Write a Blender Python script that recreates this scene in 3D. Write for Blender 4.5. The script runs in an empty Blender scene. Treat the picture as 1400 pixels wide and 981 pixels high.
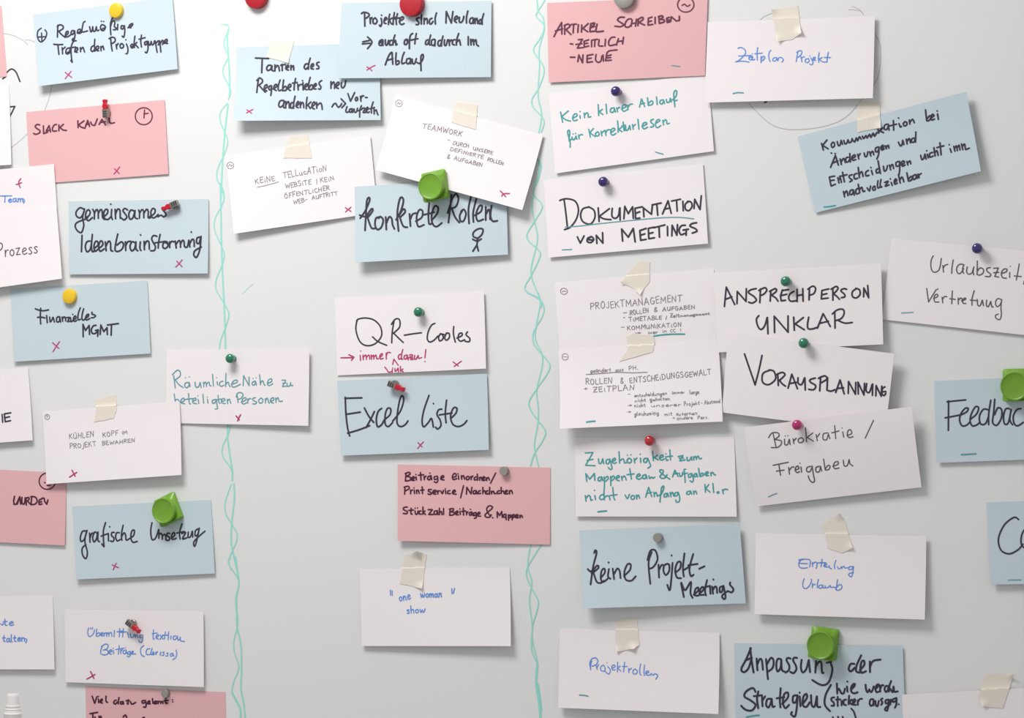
import bpy, bmesh, math, random
from mathutils import Vector, Matrix
random.seed(7)
SC = bpy.context.scene
COL = SC.collection

# ---------------------------------------------------------------- camera
W, H = 1400, 981
TH = math.radians(24.0)          # the board is seen 24 degrees off its normal
FPX = 3799.0                     # focal length in pixels
Z0 = 3.44                        # distance to the board along the view axis
ZC = 1.5                         # camera height
CAM = Vector((Z0*math.sin(TH), -Z0*math.cos(TH), ZC))
FWD = Vector((-math.sin(TH), math.cos(TH), 0)); RGT = Vector((math.cos(TH), math.sin(TH), 0)); UP = Vector((0, 0, 1))
cd = bpy.data.cameras.new('camera'); cam = bpy.data.objects.new('camera', cd); COL.objects.link(cam)
cd.sensor_fit = 'HORIZONTAL'; cd.sensor_width = 36.0; cd.lens = FPX*36.0/W; cd.clip_start = 0.05
cam.matrix_world = Matrix(((RGT.x, UP.x, -FWD.x, CAM.x), (RGT.y, UP.y, -FWD.y, CAM.y), (RGT.z, UP.z, -FWD.z, CAM.z), (0, 0, 0, 1)))
SC.camera = cam
SC.view_settings.view_transform = 'Standard'; SC.view_settings.look = 'None'
SC.view_settings.exposure = 0.0; SC.view_settings.gamma = 1.0; SC.view_settings.use_curve_mapping = False

# ---------------------------------------------------------------- light
wd = bpy.data.worlds.new('room_light'); SC.world = wd; wd.use_nodes = True
wd.node_tree.nodes['Background'].inputs[0].default_value = (0.985, 0.985, 1.0, 1)
wd.node_tree.nodes['Background'].inputs[1].default_value = 0.50
def area(name, loc, aim, sx, sy, power, color):
    l = bpy.data.lights.new(name, 'AREA'); l.shape = 'RECTANGLE'; l.size = sx; l.size_y = sy
    l.energy = power; l.color = color
    o = bpy.data.objects.new(name, l); COL.objects.link(o); o.location = loc
    o.rotation_euler = (Vector(aim)-Vector(loc)).to_track_quat('-Z', 'Y').to_euler()
    return o
area('ceiling_lamp', (-0.42, -0.95, 2.75), (-0.42, -0.70, 1.5), 0.85, 0.50, 27.5, (1.0, 0.985, 0.965))

# ---------------------------------------------------------------- pixel <-> board geometry
def ray(px, py):
    return FWD + RGT*((px-W/2)/FPX) - UP*((py-H/2)/FPX)
def at(px, py, h=0.0):           # point seen at a pixel, h metres in front of the board face
    d = ray(px, py); k = (-h-CAM.y)/d.y
    return CAM + d*k
def proj(p):
    v = p-CAM; z = v.dot(FWD)
    return (W/2+FPX*v.dot(RGT)/z, H/2-FPX*v.z/z)

# ---------------------------------------------------------------- materials
MATS = {}
def mat(name, col, rough=0.6, metal=0.0, spec=0.5, bump=0.0, bscale=900.0, trans=0.0, coat=0.0, mottle=0.0, alpha=1.0):
    if name in MATS: return MATS[name]
    m = bpy.data.materials.new(name); m.use_nodes = True
    nt = m.node_tree; b = nt.nodes['Principled BSDF']
    b.inputs['Base Color'].default_value = (*col, 1); b.inputs['Roughness'].default_value = rough
    b.inputs['Metallic'].default_value = metal; b.inputs['Specular IOR Level'].default_value = spec
    b.inputs['Transmission Weight'].default_value = trans; b.inputs['Coat Weight'].default_value = coat
    b.inputs['Alpha'].default_value = alpha
    if bump or mottle:
        tc = nt.nodes.new('ShaderNodeTexCoord'); nz = nt.nodes.new('ShaderNodeTexNoise')
        nz.inputs['Scale'].default_value = bscale; nz.inputs['Detail'].default_value = 3
        nt.links.new(tc.outputs['Object'], nz.inputs['Vector'])
        if bump:
            bp = nt.nodes.new('ShaderNodeBump'); bp.inputs['Strength'].default_value = bump; bp.inputs['Distance'].default_value = 0.0004
            nt.links.new(nz.outputs['Fac'], bp.inputs['Height']); nt.links.new(bp.outputs['Normal'], b.inputs['Normal'])
        if mottle:
            mx = nt.nodes.new('ShaderNodeMix'); mx.data_type = 'RGBA'
            mx.inputs['A'].default_value = (*[c*(1-mottle) for c in col], 1); mx.inputs['B'].default_value = (*[min(1, c*(1+mottle)) for c in col], 1)
            nt.links.new(nz.outputs['Fac'], mx.inputs['Factor']); nt.links.new(mx.outputs['Result'], b.inputs['Base Color'])
    MATS[name] = m
    return m
def lin(r, g, b):
    f = lambda c: (c/255/12.92) if c <= 10 else ((c/255+0.055)/1.055)**2.4
    return (f(r), f(g), f(b))
PAPER = {'white': mat('white_card', (0.86, 0.805, 0.818), 0.75, spec=0.25, bump=0.06, bscale=700, mottle=0.012),
         'blue': mat('blue_card', (0.55, 0.648, 0.692), 0.75, spec=0.25, bump=0.06, bscale=700, mottle=0.015),
         'pink': mat('pink_card', (0.765, 0.445, 0.46), 0.75, spec=0.25, bump=0.06, bscale=700, mottle=0.02)}
INK = {'black': mat('black_felt_ink', (0.040, 0.034, 0.056), 0.6, spec=0.3),
       'grey': mat('fineliner_ink', (0.25, 0.225, 0.24), 0.6, spec=0.3),
       'soft': mat('grey_felt_ink', (0.115, 0.095, 0.105), 0.6, spec=0.3),
       'maroon': mat('dark_ink_on_pink', (0.075, 0.014, 0.036), 0.6, spec=0.3),
       'plum': mat('plum_ink_on_pink', (0.130, 0.032, 0.062), 0.6, spec=0.3),
       'teal': mat('teal_felt_ink', (0.055, 0.34, 0.35), 0.6, spec=0.3),
       'slate': mat('slate_teal_ink', (0.11, 0.33, 0.37), 0.6, spec=0.3),
       'blue': mat('blue_ballpoint_ink', (0.115, 0.28, 0.70), 0.6, spec=0.3),
       'red': mat('magenta_felt_ink', (0.48, 0.045, 0.16), 0.6, spec=0.3),
       'mint': mat('mint_board_marker', (0.31, 0.72, 0.63), 0.5, spec=0.3),
       'brown': mat('faded_board_marker', (0.50, 0.46, 0.44), 0.5, spec=0.3),
       'marker': mat('black_board_marker', (0.05, 0.04, 0.04), 0.5, spec=0.3)}

# ---------------------------------------------------------------- object helpers
def link(name, me, parent=None):
    o = bpy.data.objects.new(name, me); COL.objects.link(o)
    if parent: o.parent = parent
    return o
def tag(o, label=None, cat=None, group=None, kind=None):
    if label: o['label'] = label
    if cat: o['category'] = cat
    if group: o['group'] = group
    if kind: o['kind'] = kind
    return o
def empty(name, loc):
    o = bpy.data.objects.new(name, None); COL.objects.link(o); o.location = loc; o.empty_display_size = 0.02
    return o
def from_bm(name, bm, m, parent=None, smooth=False):
    me = bpy.data.meshes.new(name); bm.normal_update(); bm.to_mesh(me); bm.free()
    if isinstance(m, (list, tuple)):
        for x in m: me.materials.append(x)
    else: me.materials.append(m)
    if smooth:
        for p in me.polygons: p.use_smooth = True
        me.set_sharp_from_angle(angle=math.radians(35))
    return link(name, me, parent)
def box_bm(bm, lo, hi):
    r = bmesh.ops.create_cube(bm, size=1.0)
    for v in r['verts']:
        v.co = Vector([(lo[i]+hi[i])/2+v.co[i]*(hi[i]-lo[i]) for i in range(3)])
    return r['verts']
def bevel(bm, w, seg=2):
    bmesh.ops.bevel(bm, geom=list(bm.edges), offset=w, segments=seg, profile=0.7, affect='EDGES')
def lathe_bm(bm, prof, n=40, axis='Y', centre=(0, 0, 0)):
    """prof: (radius, height); axis Y means height runs out of the board (towards -Y), Z means upright"""
    rings = []
    for r, h in prof:
        ring = []
        for k in range(n):
            a = 2*math.pi*k/n
            x, z = r*math.cos(a), r*math.sin(a)
            p = (x, -h, z) if axis == 'Y' else (x, z, h)
            ring.append(bm.verts.new(Vector(p)+Vector(centre)))
        rings.append(ring)
    for a, b in zip(rings, rings[1:]):
        for k in range(n):
            bm.faces.new((a[k], a[(k+1) % n], b[(k+1) % n], b[k]))
    bm.faces.new(rings[0][::-1]); bm.faces.new(rings[-1])
    bmesh.ops.recalc_face_normals(bm, faces=bm.faces)

# ---------------------------------------------------------------- setting
bm = bmesh.new(); box_bm(bm, (-2.6, 0.032, 0.0), (2.6, 0.13, 3.0))
tag(from_bm('wall_back', bm, mat('wall_paint', (0.78, 0.78, 0.76), 0.85, bump=0.1, bscale=120)), kind='structure')
bm = bmesh.new(); box_bm(bm, (-2.6, -4.2, -0.1), (2.6, 0.13, 0.0))
tag(from_bm('floor', bm, mat('floor_vinyl', (0.42, 0.41, 0.40), 0.55, mottle=0.08, bscale=8)), kind='structure')

board = empty('whiteboard', (0, 0.032, 0.9)); tag(board, 'large white magnetic whiteboard covered with pinned cards and mint marker lines', 'whiteboard')
BX0, BX1, BZ0, BZ1 = -1.25, 1.15, 0.90, 2.10
def bpart(name, bm, m, smooth=False):
    o = from_bm(name, bm, m, board, smooth); o.matrix_parent_inverse = Matrix.Translation(-Vector((0, 0.032, 0.9)))
    return o
bm = bmesh.new(); box_bm(bm, (BX0, 0.0, BZ0), (BX1, 0.032, BZ1))
bpart('panel', bm, mat('white_enamel', (0.765, 0.768, 0.762), 0.42, spec=0.35, coat=0.0, mottle=0.008, bscale=5))
alu = mat('brushed_aluminium', (0.62, 0.62, 0.63), 0.35, metal=1.0, bump=0.05, bscale=400)
for lo, hi in (((BX0-0.02, -0.006, BZ1), (BX1+0.02, 0.032, BZ1+0.022)), ((BX0-0.02, -0.006, BZ0-0.022), (BX1+0.02, 0.032, BZ0)),
               ((BX0-0.022, -0.006, BZ0), (BX0, 0.032, BZ1)), ((BX1, -0.006, BZ0), (BX1+0.022, 0.032, BZ1))):
    bm = bmesh.new(); box_bm(bm, lo, hi); bevel(bm, 0.003); bpart('frame_rail', bm, alu, True)
bm = bmesh.new(); box_bm(bm, (-1.1, -0.095, 0.868), (1.0, -0.006, 0.876)); box_bm(bm, (-1.1, -0.098, 0.868), (1.0, -0.095, 0.886)); box_bm(bm, (-1.1, -0.0085, 0.868), (1.0, -0.006, 0.9))
bpart('pen_tray', bm, alu)

# ---------------------------------------------------------------- pen strokes
CROP = {'A': (0, 0, 3.923), 'B': (300, 0, 3.0667), 'C': (700, 0, 3.923), 'D': (1000, 0, 3.43), 'E': (0, 220, 4.6667), 'F': (0, 370, 4.6667),
        'G': (0, 540, 4.6667), 'H': (0, 670, 4.6667), 'I': (0, 771, 4.6667), 'J': (200, 450, 5.6), 'K': (440, 200, 4.6667), 'L': (440, 380, 4.6667),
        'M': (440, 500, 4.6667), 'N': (500, 600, 4.6667), 'O': (460, 730, 4.6667), 'P': (730, 210, 4.6667), 'Q': (750, 360, 4.6667), 'R': (750, 450, 5.6),
        'S': (770, 570, 4.6667), 'T': (770, 690, 4.6667), 'U': (750, 771, 4.6667), 'V': (960, 330, 4.6667), 'X': (1150, 290, 5.6), 'Y': (1000, 520, 4.6667),
        'Z': (1200, 480, 7.0), 'a': (1000, 680, 3.5), 'b': (980, 820, 6.087), 'c': (1170, 820, 6.087), 'p': (0, 0, 1.0),
        'A1': (40, 15, 7), 'A2': (40, 140, 8), 'B1': (330, 60, 7), 'B2': (490, 5, 7), 'B3': (345, 215, 10), 'B4': (570, 160, 10), 'C1': (755, 110, 7), 'C2': (750, 5, 7),
        'D1': (1000, 50, 10), 'D2': (1115, 140, 6.087), 'S1': (795, 605, 6.6667), 'N1': (545, 635, 6.6667), 'I1': (110, 850, 8), 'I2': (115, 940, 10), 'a1': (1060, 750, 10),
        'U1': (800, 883, 10), 'F1': (40, 410, 10), 'L1': (460, 470, 10), 'c1': (1130, 915, 12.727), 'G1': (0, 640, 10), 'G2': (85, 580, 10), 'Q1': (800, 395, 8), 'R1': (790, 490, 7),
        'Y1': (1040, 570, 7), 'X1': (1260, 340, 10), 'J1': (230, 500, 8),
        'g1': (270, 20, 3.92), 'g2': (270, 250, 3.92), 'g3': (270, 560, 4.459), 'g4': (270, 761, 4.459),
        'r1': (690, 0, 4.459), 'r2': (690, 200, 4.459), 'r3': (690, 400, 3.92), 'r4': (690, 735, 3.988)}
def parse(s):
    """'x,y x,y;...' -> [(straight, points)]; a leading ! makes a stroke straight-lined"""
    out = []
    for part in s.split(';'):
        part = part.strip()
        if not part: continue
        straight = part[0] == '!'
        if straight: part = part[1:]
        pts = [tuple(float(c) for c in q.split(',')) for q in part.split()]
        out.append((straight, pts))
    return out
def smooth(pts, step):
    """centripetal-free Catmull-Rom through the traced points"""
    if len(pts) < 3: return pts
    out = []
    P = [pts[0]]+list(pts)+[pts[-1]]
    for i in range(1, len(P)-2):
        p0, p1, p2, p3 = P[i-1], P[i], P[i+1], P[i+2]
        n = max(2, min(8, int(math.dist(p1, p2)/step)))
        for k in range(n):
            t = k/n; t2 = t*t; t3 = t2*t
            out.append(tuple(0.5*(2*p1[c]+(p2[c]-p0[c])*t+(2*p0[c]-5*p1[c]+4*p2[c]-p3[c])*t2+(3*p1[c]-p0[c]-3*p2[c]+p3[c])*t3) for c in (0, 1)))
    out.append(pts[-1])
    return out
def trace(crop, s):
    """strokes traced in crop coordinates -> strokes in photo pixels"""
    ox, oy, k = CROP[crop]
    res = []
    for straight, pts in parse(s):
        q = [(ox+x/k, oy+y/k) for x, y in pts]
        res.append(q if straight or len(q) < 3 else smooth(q, 1.3))
    return res
GLYPH = {
 'a': (9, '8,8 5,10 1.5,8 1,3 3,0 6,2 8,8;8,10 7.6,3 10,0'), 'b': (8, '1.5,19 1,9 1,0;1,5 4,9 7.5,8 8,3 5,0 1,1'), 'c': (7, '7.5,8.5 5,10 1.5,7.5 1,3 4,0 8,2'),
 'd': (9, '8,8 5,10 1.5,8 1,3 3,0 6,2 8,8;8.5,19 8,9 7.8,3 10,0'), 'e': (8, '1,5 5,5.5 7.5,7.5 5.5,10 2,8 1.2,3 4,0 8.5,2'), 'f': (7, '8,18 6,19 4,16 3.5,8 3,-5 1.5,-7;0,8.5 7,9.5'),
 'g': (9, '8,8 5,10 1.5,8 1,3 3,1 6,3 8,8;8.5,10 8,-2 6.5,-8 3.5,-9 2,-6 9,-1'), 'h': (8, '1.5,19 1,0;1,5 4,9.5 6.8,8 7,0'), 'i': (4, '2,10 1.7,3 3.6,0;2.4,14.5 2.2,15.5'),
 'j': (5, '4,10 4,-3 2,-8 0,-7;4.2,14.5 4.1,15.5'), 'k': (8, '1.5,19 1,0;7,10 1.3,4.5;3,6 7.5,0'), 'l': (4, '2,19 1,7 1.4,1 3.8,0'),
 'm': (13, '1,10 1.2,0;1.2,5 4,9.8 6,8 6.2,0;6.2,5 9,9.8 11,8 11.4,1 13,0'), 'n': (9, '1,10 1.2,0;1.2,5 4.5,9.8 7,8 7.2,1 9,0'), 'o': (8, '5,10 1.5,8 1,3 4,0 7.2,3 7,8 4,10'),
 'p': (8, '1.2,10 1,-9;1.2,6 4.5,10 7.5,8 7.3,3 4.5,0 1.2,1.5'), 'q': (9, '8,8 5,10 1.5,8 1,3 3,0 6,2 8,8;8,10 8,-9'), 'r': (6, '1,10 1.2,0;1.2,5 3.5,9.5 6.2,9.5'),
 's': (7, '6.5,9 4,10 1.5,8.2 4,5.4 6,2.6 4.2,0 1,0.8'), 't': (7, '3.4,16.5 3,6 3.6,1 6.8,0.6;0,10 7,10.6'), 'u': (9, '1,10 1,3 3,0 5.8,2 7.4,9.5;7.5,10 7.6,2 9.2,0'),
 'v': (8, '0.5,10 2,5 4,0.5 6,6 7.5,10'), 'w': (12, '0.5,10 1.6,3 3,0.5 5.6,8 7,1.5 8.5,0.5 11,5 12,10'), 'x': (8, '1,10 7,0;7,10 1,0'), 'y': (8, '1,10 1.4,4 3.5,2 6,4;7.5,10 6,-2 3.5,-9 1.5,-7'),
 'z': (8, '!1,9.5 7,10 1,0.4 7.5,0.6'), '\u00df': (9, '1,-6 1.5,12 3.5,18.5 6.5,18 7,14.5 4.5,11 8,7 7.5,1.5 4,0'),
 'A': (11, '!0.5,-0.5 5.6,19 10.5,-0.5;2.4,6.5 8.6,7.2'), 'B': (9, '1.2,18.5 1,0;0.6,18 5,19 8,15.5 5.5,11 2,10.2;2,10.2 7,9.5 8.8,5 6,0.6 0.6,0.3'), 'C': (9, '8.6,16.5 6,19 2.2,15.5 1,8.5 2.4,1.8 5.5,0 8.8,2'),
 'D': (10, '1.4,18.6 1.2,0.2;0.4,18.4 5,18.6 9,13.5 9,6 5.4,1 0.4,0.2'), 'E': (8, '!8,18.6 1.2,18 1.4,0.4 8,0.8;1.3,9.5 7,10.2'), 'F': (8, '!8.4,19 1.2,18.2;1.6,18.4 1.4,0;1.4,9.2 6.8,9.8'),
 'G': (10, '8.6,16.5 5.8,19 2.2,15.5 1,8 2.6,1.4 5.8,0.2 8.6,2.6 8.8,7.5;5.6,8 9.8,8.2'), 'H': (10, '!1.2,19 1,0;9,19 8.8,0;1,9.4 8.8,10'), 'I': (3, '!1.5,19 1.5,0'), 'J': (7, '6,19 6,4 4,0.2 1,2.5'),
 'K': (9, '!1.2,19 1,0;8.2,18.5 1.1,8.5;3,10.5 8.8,0'), 'L': (8, '1.2,19 1,6 1.2,0.6 4,0.2 8,0.8'), 'M': (12, '!1,0 1.6,19 6,6 10.6,19 11.2,0'), 'N': (10, '!1,0 1.2,19 8.6,0.6 9,19'),
 'O': (10, '5.5,19 2,16 1,9 2.4,2.4 5.4,0 8.6,4 9,11 7,17.5 4.4,19'), 'P': (9, '1.4,19 1.2,0;0.6,17.5 4,19.2 8,17 7.6,12 4.5,9 1.4,8.6'), 'R': (9, '1.4,19 1.2,0;0.6,17.5 4,19.2 8,17 7.2,12 4.2,9.8 1.4,9.4;3.2,9.6 9,0'),
 'S': (9, '8,17 5,19 1.8,16.5 2.6,12 6.6,8.4 8,4 5.4,0.2 1,1.8'), 'T': (10, '!0.2,18.4 10,19;5,18.8 4.8,0'), 'U': (10, '1.2,19 1.2,6 3,0.6 6.2,1.2 8.6,8;8.8,19 8.8,0'), 'V': (9, '!0.4,19 4.4,0 8.8,19'),
 'W': (13, '!0.4,19 3.2,0.4 6.4,14 9.6,0.4 12.8,19'), 'X': (9, '!0.6,19 8.4,0;8.4,19 0.6,0'), 'Z': (9, '!0.8,18.4 8.6,19 0.8,0.4 8.8,0.6;2,9.4 7,9.8'), 'Y': (9, '!0.4,19 4.4,9 8.6,19;4.4,9 4.2,0'),
 ' ': (6, ''), '-': (7, '!1,7 6,7.4'), '/': (7, '!1,-3 6.4,20'), '.': (3, '1.5,0.6 1.7,0.2'), ':': (4, '2,9 2.1,8.6;2,1 2.1,0.6'), ',': (4, '2,1 1.2,-3'), '!': (4, '!2.4,19 1.8,5;1.8,0.5 1.8,0.1'),
 '(': (5, '4.6,20 1.6,13 1.6,4 4.4,-3'), ')': (5, '0.6,20 3.6,13 3.6,4 0.8,-3'), '&': (10, '9,0.4 3,13 4,18 6.6,18.4 7,14.6 2,6.4 2.4,1.4 5.4,0.4 8.8,6'), '+': (8, '!0.8,7 7.2,7.4;4,11 4,3'), '>': (9, '!0.5,7 8,7;5,11 8.4,7 5,3')}
UML = {'\u00e4': 'a', '\u00f6': 'o', '\u00fc': 'u', '\u00c4': 'A', '\u00d6': 'O', '\u00dc': 'U'}
def word(crop, text, x0, y0, x1, y1, xh, slant=0.04, gap=2.2, messy=1.0):
    """a hand-lettered word: baseline from (x0,y0) to (x1,y1), x-height xh, all in crop coordinates"""
    ox, oy, k = CROP[crop]
    rng = random.Random(text+str(x0))
    items = []; pen = 0.0
    for ch in text:
        base = UML.get(ch, ch); w, s = GLYPH[base]
        items.append((ch, base, pen, w, s)); pen += w+(gap if ch != ' ' else 0)
    total = max(1.0, pen-gap)
    L = math.dist((x0, y0), (x1, y1)); ux, uy = (x1-x0)/L, (y1-y0)/L
    sx = L/total; sy = xh/10.0
    res = []
    for ch, base, off, w, s in items:
        jy = rng.uniform(-0.7, 0.7)*messy; js = 1+rng.uniform(-0.06, 0.07)*messy; jr = rng.uniform(-0.05, 0.05)*messy
        st = parse(s)
        if ch in UML:
            top = 14.5 if base.islower() else 22.5
            st = st+[(False, [(w*0.3, top), (w*0.3+0.4, top+0.9)]), (False, [(w*0.72, top), (w*0.72+0.4, top+0.9)])]
        for straight, pts in st:
            q = []
            for gx, gy in pts:
                gx += rng.uniform(-0.35, 0.35)*(messy-1); gy2 = gy*js+jy+rng.uniform(-0.5, 0.5)*(messy-1)
                X = (off+gx)*sx+gy2*sy*(slant+jr); Y = gy2*sy
                q.append((ox+(x0+X*ux+Y*uy)/k, oy+(y0+X*uy-Y*ux)/k))
            res.append(q if straight or len(q) < 3 else smooth(q, 1.6))
    return res
def circle(crop, cx, cy, r, ry=None):
    ox, oy, k = CROP[crop]; ry = ry or r
    return [[(ox+(cx+r*math.cos(a))/k, oy+(cy+ry*math.sin(a))/k) for a in [math.radians(-60+15*i) for i in range(25)]]]

STROKE = [0]
def ribbon(bm, pts, w, place):
    """a pen stroke of width w (pixels) laid along pts; place maps a pixel to a 3D point on the surface"""
    q = [pts[0]]
    for p in pts[1:]:
        if math.dist(p, q[-1]) > 0.12: q.append(p)
    if len(q) == 1: q = [(q[0][0]-0.2, q[0][1]), (q[0][0]+0.2, q[0][1])]
    for i in range(1, len(q)-1):          # a hard turn starts a new run with a round joint
        e0 = (q[i][0]-q[i-1][0], q[i][1]-q[i-1][1]); e1 = (q[i+1][0]-q[i][0], q[i+1][1]-q[i][1])
        if e0[0]*e1[0]+e0[1]*e1[1] < 0.45*math.hypot(*e0)*math.hypot(*e1):
            ribbon(bm, q[:i+1], w, place); ribbon(bm, q[i:], w, place); return
    n = len(q); r = w*0.46; L = []; R = []
    STROKE[0] = (STROKE[0]+1) % 24; lay = 8e-6*STROKE[0]     # ink laid later lies a hair higher
    def up(p, k): return p-Vector((0, lay+k*8e-7, 0))
    for i in range(n):
        a = q[max(0, i-1)]; b = q[min(n-1, i+1)]
        dx, dy = b[0]-a[0], b[1]-a[1]; d = math.hypot(dx, dy)
        if d < 1e-6: dx, dy, d = 1, 0, 1
        nx, ny = -dy/d, dx/d
        f = 1.0
        if 0 < i < n-1:          # mitre at a corner, limited
            e1 = (q[i][0]-a[0], q[i][1]-a[1]); l1 = math.hypot(*e1) or 1
            c = abs((nx*-e1[1]+ny*e1[0])/l1); f = 1/max(0.6, c)
        L.append(bm.verts.new(up(place(q[i][0]+nx*r*f, q[i][1]+ny*r*f), i))); R.append(bm.verts.new(up(place(q[i][0]-nx*r*f, q[i][1]-ny*r*f), i)))
    for i in range(n-1):
        bm.faces.new((L[i], L[i+1], R[i+1], R[i]))
    for end in (0, n-1):          # round ends
        a = q[end]; b = q[1] if end == 0 else q[n-2]
        ang = math.atan2(a[1]-b[1], a[0]-b[0]); fan = []
        for s_ in range(-2, 3):
            t = ang+s_*math.pi/4
            fan.append(bm.verts.new(up(place(a[0]+r*math.cos(t), a[1]+r*math.sin(t)), -4)))
        bm.faces.new(fan)

# ---------------------------------------------------------------- cards
CARDS = []
class Card:
    NS, NT, TK = 14, 8, 0.00035
    def __init__(s, name_label, colour, TL, TR, BR, BL, base=0.6, lift=(0, 0, 0, 0), bow=0.0, ripple=0.0, name='index_card'):
        s.px = (TL, TR, BR, BL); s.base = base/1000; s.l = [v/1000 for v in lift]; s.bow = bow/1000; s.ripple = ripple/1000
        s.c = [at(p[0], p[1], s.base+l) for p, l in zip(s.px, s.l)]
        s.colour = colour; s.phase = random.uniform(0, 6)
        s.root = empty(name, (s.c[0]+s.c[1]+s.c[2]+s.c[3])/4)
        tag(s.root, name_label, 'card', 'cards on the whiteboard')
        CARDS.append(s); s.build()
    def surf(s, u, v):            # u to the right, v downwards
        a, b, c, d = s.c
        p = a*(1-u)*(1-v)+b*u*(1-v)+c*u*v+d*(1-u)*v
        q = p.copy()
        q.y = -(s.base+s.l[0]*(1-u)*(1-v)**1.0+s.l[1]*u*(1-v)+(s.l[2]*u+s.l[3]*(1-u))*v*abs(v)**0.4)
        q.y -= s.bow*4*u*(1-u)*v + s.ripple*(0.5+0.5*math.sin(u*11+s.phase))*v*v
        return q
    def uv(s, px, py):
        u = v = 0.5
        for _ in range(7):
            p = proj(s.surf(u, v)); ex, ey = px-p[0], py-p[1]
            if abs(ex)+abs(ey) < 0.01: break
            e = 0.01
            pu = proj(s.surf(u+e, v)); pv = proj(s.surf(u, v+e))
            a, b, c, d = (pu[0]-p[0])/e, (pv[0]-p[0])/e, (pu[1]-p[1])/e, (pv[1]-p[1])/e
            det = a*d-b*c
            u += (ex*d-b*ey)/det; v += (a*ey-c*ex)/det
            u = min(1.6, max(-0.6, u)); v = min(1.6, max(-0.6, v))
        return u, v
    def place(s, off=0.00018):
        def f(px, py):
            u, v = s.uv(px, py); p = s.surf(min(1, max(0, u)), min(1, max(0, v)))
            p.y -= off
            return p
        return f
    def inside(s, px, py):
        sg = 0
        for i in range(4):
            a = s.px[i]; b = s.px[(i+1) % 4]
            if (b[0]-a[0])*(py-a[1])-(b[1]-a[1])*(px-a[0]) < 0: return False
        return True
    def add(s, name, bm, m, label=None):
        o = from_bm(name, bm, m, s.root); o.matrix_parent_inverse = Matrix.Translation(-s.root.location)
        if label: o['label'] = label
        return o
    def build(s):
        bm = bmesh.new(); F = []; K = []
        for j in range(s.NT+1):
            F.append([bm.verts.new(s.surf(i/s.NS, j/s.NT)) for i in range(s.NS+1)])
            K.append([bm.verts.new(s.surf(i/s.NS, j/s.NT)+Vector((0, s.TK, 0))) for i in range(s.NS+1)])
        for j in range(s.NT):
            for i in range(s.NS):
                bm.faces.new((F[j][i], F[j+1][i], F[j+1][i+1], F[j][i+1])); bm.faces.new((K[j][i], K[j][i+1], K[j+1][i+1], K[j+1][i]))
        for i in range(s.NS):
            bm.faces.new((F[0][i], F[0][i+1], K[0][i+1], K[0][i])); bm.faces.new((F[-1][i], K[-1][i], K[-1][i+1], F[-1][i+1]))
        for j in range(s.NT):
            bm.faces.new((F[j][0], K[j][0], K[j+1][0], F[j+1][0])); bm.faces.new((F[j][-1], F[j+1][-1], K[j+1][-1], K[j][-1]))
        bmesh.ops.recalc_face_normals(bm, faces=bm.faces)
        o = from_bm('paper', bm, PAPER[s.colour], s.root, True); o.matrix_parent_inverse = Matrix.Translation(-s.root.location)
    def ink(s, name, colour, w, strokes, label=None):
        bm = bmesh.new(); pl = s.place(); n = 0
        for st in strokes:
            inp = [p for p in st if -0.02 < s.uv(*p)[0] < 1.02 and -0.02 < s.uv(*p)[1] < 1.02]
            if not inp: continue
            ribbon(bm, inp, w, pl); n += 1
        if not n: bm.free(); return None
        bmesh.ops.recalc_face_normals(bm, faces=bm.faces)
        for f in bm.faces:
            f.normal_update()
            if f.normal.y > 0: f.normal_flip()
        return s.add(name, bm, INK[colour], label)
    def line(s, colour, w, *strokes):            # one written line or word group
        return s.ink('handwriting', colour, w, [q for g in strokes for q in g])
    def cross(s, crop, t, w=1.7): return s.ink('cross_mark', 'red', w, trace(crop, t), 'small magenta cross mark')
    def dash(s, crop, t, w=1.8, col='slate'): return s.ink('dash_mark', col, w, trace(crop, t), 'short teal dash mark')
    def sign(s, colour, w, *strokes): return s.ink('circled_sign', colour, w, [q for g in strokes for q in g])
def top_height(px, py):
    h = 0.0
    for c in CARDS:
        if c.inside(px, py):
            u, v = c.uv(px, py); h = max(h, -c.surf(min(1, max(0, u)), min(1, max(0, v))).y)
    return h
def board_ink(name, colour, w, strokes, label=None):
    bm = bmesh.new()
    for st in strokes: ribbon(bm, st, w, lambda x, y: at(x, y, 0.00015))
    for f in bm.faces:
        f.normal_update()
        if f.normal.y > 0: f.normal_flip()
    o = bpart(name, bm, INK[colour])
    if label: o['label'] = label
    return o

# ---------------------------------------------------------------- marks drawn on the board itself
board_ink('marker_line', 'mint', 2.4, trace('g1', '165,80 160,130 165,220 172,330 172,440;164,480 148,620 135,780 125,980')+trace('g2', '123,0 125,130 130,380 138,560 145,700 150,890')
          + trace('g3', '185,90 183,160 195,260 212,370 212,430;222,450 225,540 210,680 205,790 212,850 235,950 242,981')+trace('g4', '232,0 245,100 252,170 235,250 240,350 242,430 265,540 268,700 265,800 280,880 292,990 296,1030'), 'straighter mint green marker strand, left line')
board_ink('marker_line', 'mint', 1.7, trace('g1', '130,52 160,55 168,75 155,110 142,150 150,190 165,225 140,280 138,320 165,375 178,410 165,455;160,475 125,520 122,570 148,635 162,680 145,745 110,820 105,880 130,930 142,980')
          + trace('g2', '125,0 142,60 135,110 95,190 92,250 125,330 143,380 135,430 100,520 102,575 140,640 168,700 155,760 125,840 118,890')
          + trace('g3', '203,90 185,155 155,220 155,285 205,360 215,430;205,455 170,560 172,630 205,690 240,750 238,800 212,860 190,920 205,975')
          + trace('g4', '200,5 190,40 240,120 252,160 238,250 236,290 245,380 240,440 222,510 225,580 252,670 225,750 210,820 240,880 262,930 262,981 260,1030'), 'wavy mint green marker strand, left line')
board_ink('marker_line', 'mint', 2.8, trace('g4', '212,830 240,882 262,930 262,985'), 'thick lower end of the left mint line')
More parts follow.
